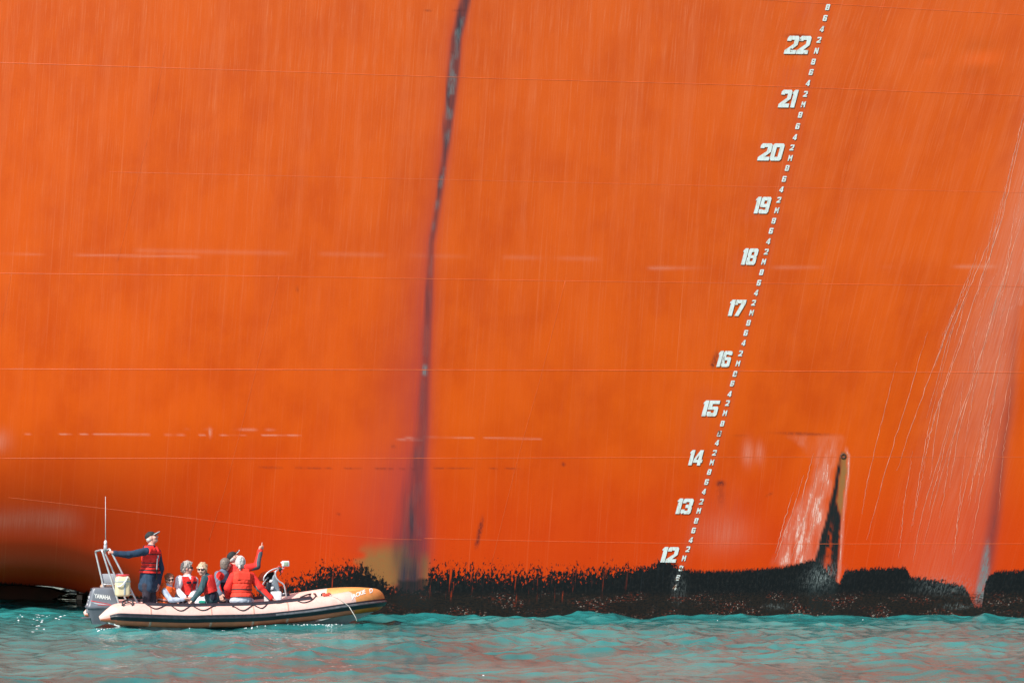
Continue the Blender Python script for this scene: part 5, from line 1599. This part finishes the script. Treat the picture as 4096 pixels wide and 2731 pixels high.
person((P6_['pelvis'][0], P6_['pelvis'][1], P6_['pelvis'][2] - .12), 'man in black cap and red jacket pointing upward with raised arm', P6_,
       dict(arm=1.2, mats=[SKIN, REDJ, DKTR, SHOE, EYE, LIP, GPATCH], seed=41, girth=1.0, poseR='point', hand=1.06, cap=(BLKCAP, BLKCAP), brim_edge=BRIMG, paint=e6,
            vest=dict(lo=.10, hi=1.0, mat=RED_, th=.034, v=.16, extra=v6x),
            hair=dict(mat=SILV, vol=[((0, -.048, -.012), (.078, .066, .058))], amp=.003)))

# ---- silver haired woman seated on the near tube with her back to us
lt = -.70
P7_ = dict(head=q3_(655, 600, lt + .05), face=dir_(.34, .90, .14), headup=(0, 0, 1), neck=q3_(680, 735, lt + .05), pelvis=q3_(672, 1275, lt),
          shL=q3_(520, 850, lt + .03), elL=q3_(420, 1065, lt + .05), wrL=q3_(420, 1200, lt + .25), hdL=q3_(470, 1250, lt + .33), pnL=dir_(0, 0, -1),
          shR=q3_(848, 845, lt + .05), elR=q3_(1020, 1065, lt - .02), wrR=q3_(1205, 1240, lt - .09), hdR=q3_(1300, 1290, lt - .12), pnR=dir_(0, 0, -1),
          hpL=q3_(600, 1310, lt + .03), knL=q3_(620, 1310, lt + .42), anL=q3_(640, 1420, lt + .45, DECKZ + .085),
          hpR=q3_(745, 1310, lt + .03), knR=q3_(830, 1310, lt + .42), anR=q3_(830, 1420, lt + .45, DECKZ + .085))
def e7(J, TM):
    el, wr = J['elR'], J['wrR']; o = W3((-.012, -.014, -.030))
    return [ell(J['pelvis'] + W3((-.02, 0, -.03)), TM, (.205, .16, .085), 2, .04)]
def v7x(J, TM, L, nek, pel, th):
    R_, F_, U_ = TM
    return [([box(nek - F_ * .135 - U_ * .125, TM, (.135, .036, .082), .03), cap(nek - F_ * .07 + R_ * .09 - U_ * .015, nek - F_ * .07 - R_ * .09 - U_ * .015, .045, None, 0, .04)], ORED, 'vest_collar')]
b7, i7 = person((P7_['pelvis'][0], P7_['pelvis'][1], P7_['pelvis'][2] - .10), 'silver haired woman in red jacket and vest sitting on near tube with her back turned', P7_,
       dict(arm=1.14, mats=[SKIN2, REDJ, GREYT, SHOE, EYE, LIP, GPATCH], seed=55, girth=1.08, poseR='flat', extra=e7, paint=lambda J, TM: [cap(J['shR'] * .3 + J['elR'] * .7 + W3((-.03, -.02, -.055)), J['wrR'] + W3((-.03, -.02, -.05)), .05, .04, 6)], hipmat=2,
            vest=dict(lo=.07, hi=.96, mat=ORED, th=.034, v=.14, grooves=(.22, .52), bands=((.33, .013, NYLON),), extra=v7x),
            hair=dict(mat=SILV, vol=FULLHAIR, locks=(((0, -.105, .0), (.0, -.15, -.07), .035, .018), ((.0, -.15, -.06), (.01, -.14, -.12), .02, .012)), amp=.006, freq=55, cut=(((0, .085, -.03), (.07, .07, .085)),))))
hp = i7['hp']
hb = [hp(.088 * math.cos(a), -.012 + .02 * math.sin(a), .01 + .118 * math.sin(a)) for a in np.linspace(-.35, math.pi + .35, 16)]
part('headband', sweep(np.array(hb), .012, 6), mat('white_headband', (.72, .72, .72), .5, .08, 20), b7)
# ================================================================== FOAM AND GLINT FLECKS
def sea_z(x, y):
    x, y = np.atleast_1d(np.array(x, float)), np.atleast_1d(np.array(y, float))
    z, dx, dy = wave(x, y)
    z2, _, _ = wave(x - dx, y - dy)
    z2 = z2 + bowwave(x - dx, y - dy)
    return z2 * (1 - .6 * np.exp(-((x + 9.3) / 2.2) ** 2 - ((y - 55.5) / 3.0) ** 2)) - .035
fv, ff_ = [], []
rf = np.random.default_rng(77)
def fleck(x, y, rx, ry):
    n = 7
    zc = float(sea_z(x, y)[0])
    o = len(fv)
    ring = []
    for k in range(n):
        a = 2 * math.pi * k / n; r = .6 + .6 * rf.random()
        fx, fy = x + rx * r * math.cos(a), y + ry * r * math.sin(a)
        ring.append((fx, fy))
    zs = sea_z([q[0] for q in ring], [q[1] for q in ring])
    for (fx, fy), z_ in zip(ring, zs): fv.append((fx, fy, float(z_) - .004))
    fv.append((x, y, zc + .006 + .006 * rf.random()))
    for k in range(n): ff_.append((o + k, o + (k + 1) % n, o + n))
for i in range(150):                                   # along the near tube
    f = rf.uniform(-2.9, 2.35); a = -1.0 - abs(rf.normal()) * .10
    if f > 1.6: a += (f - 1.6) * .55
    dens = .25 + .9 * math.exp(-((f - 1.3) / .6) ** 2) + .7 * math.exp(-((f + 2.7) / .4) ** 2)
    if rf.random() > dens: continue
    p = glo(f, a, 0)
    s = rf.uniform(.35, 1.0)
    fleck(p.x, p.y, .030 * s, .022 * s)
for i in range(75):                                   # white flecks for sun glints, and wash behind the motor
    X = rf.triangular(-20, 120, 430); Yp = 2452 + abs(rf.normal()) * 22
    d = ray(X, Yp); t_ = (0 - ZC) / d.z
    s = rf.uniform(.3, 1.0) ** 1.4
    fleck(d.x * t_, d.y * t_, .06 * s, .035 * s)
for i in range(7):                                    # a few flecks on the open water and along the hull
    X = rf.uniform(1700, 4000); Yp = rf.choice([rf.uniform(2470, 2484), rf.uniform(2560, 2700)])
    d = ray(X, Yp); t_ = (0 - ZC) / d.z
    s = rf.uniform(.3, .8)
    fleck(d.x * t_, d.y * t_, .03 * s, .02 * s)
fm = mat('white_foam_glint', (.82, .85, .86), .5, .06, 30)
fo_ = solid('foam_glints', (np.array(fv), ff_), fm, kind='stuff')
fo_['label'] = 'white froth and flecks standing for sun glints on the water round the inflatable boat'
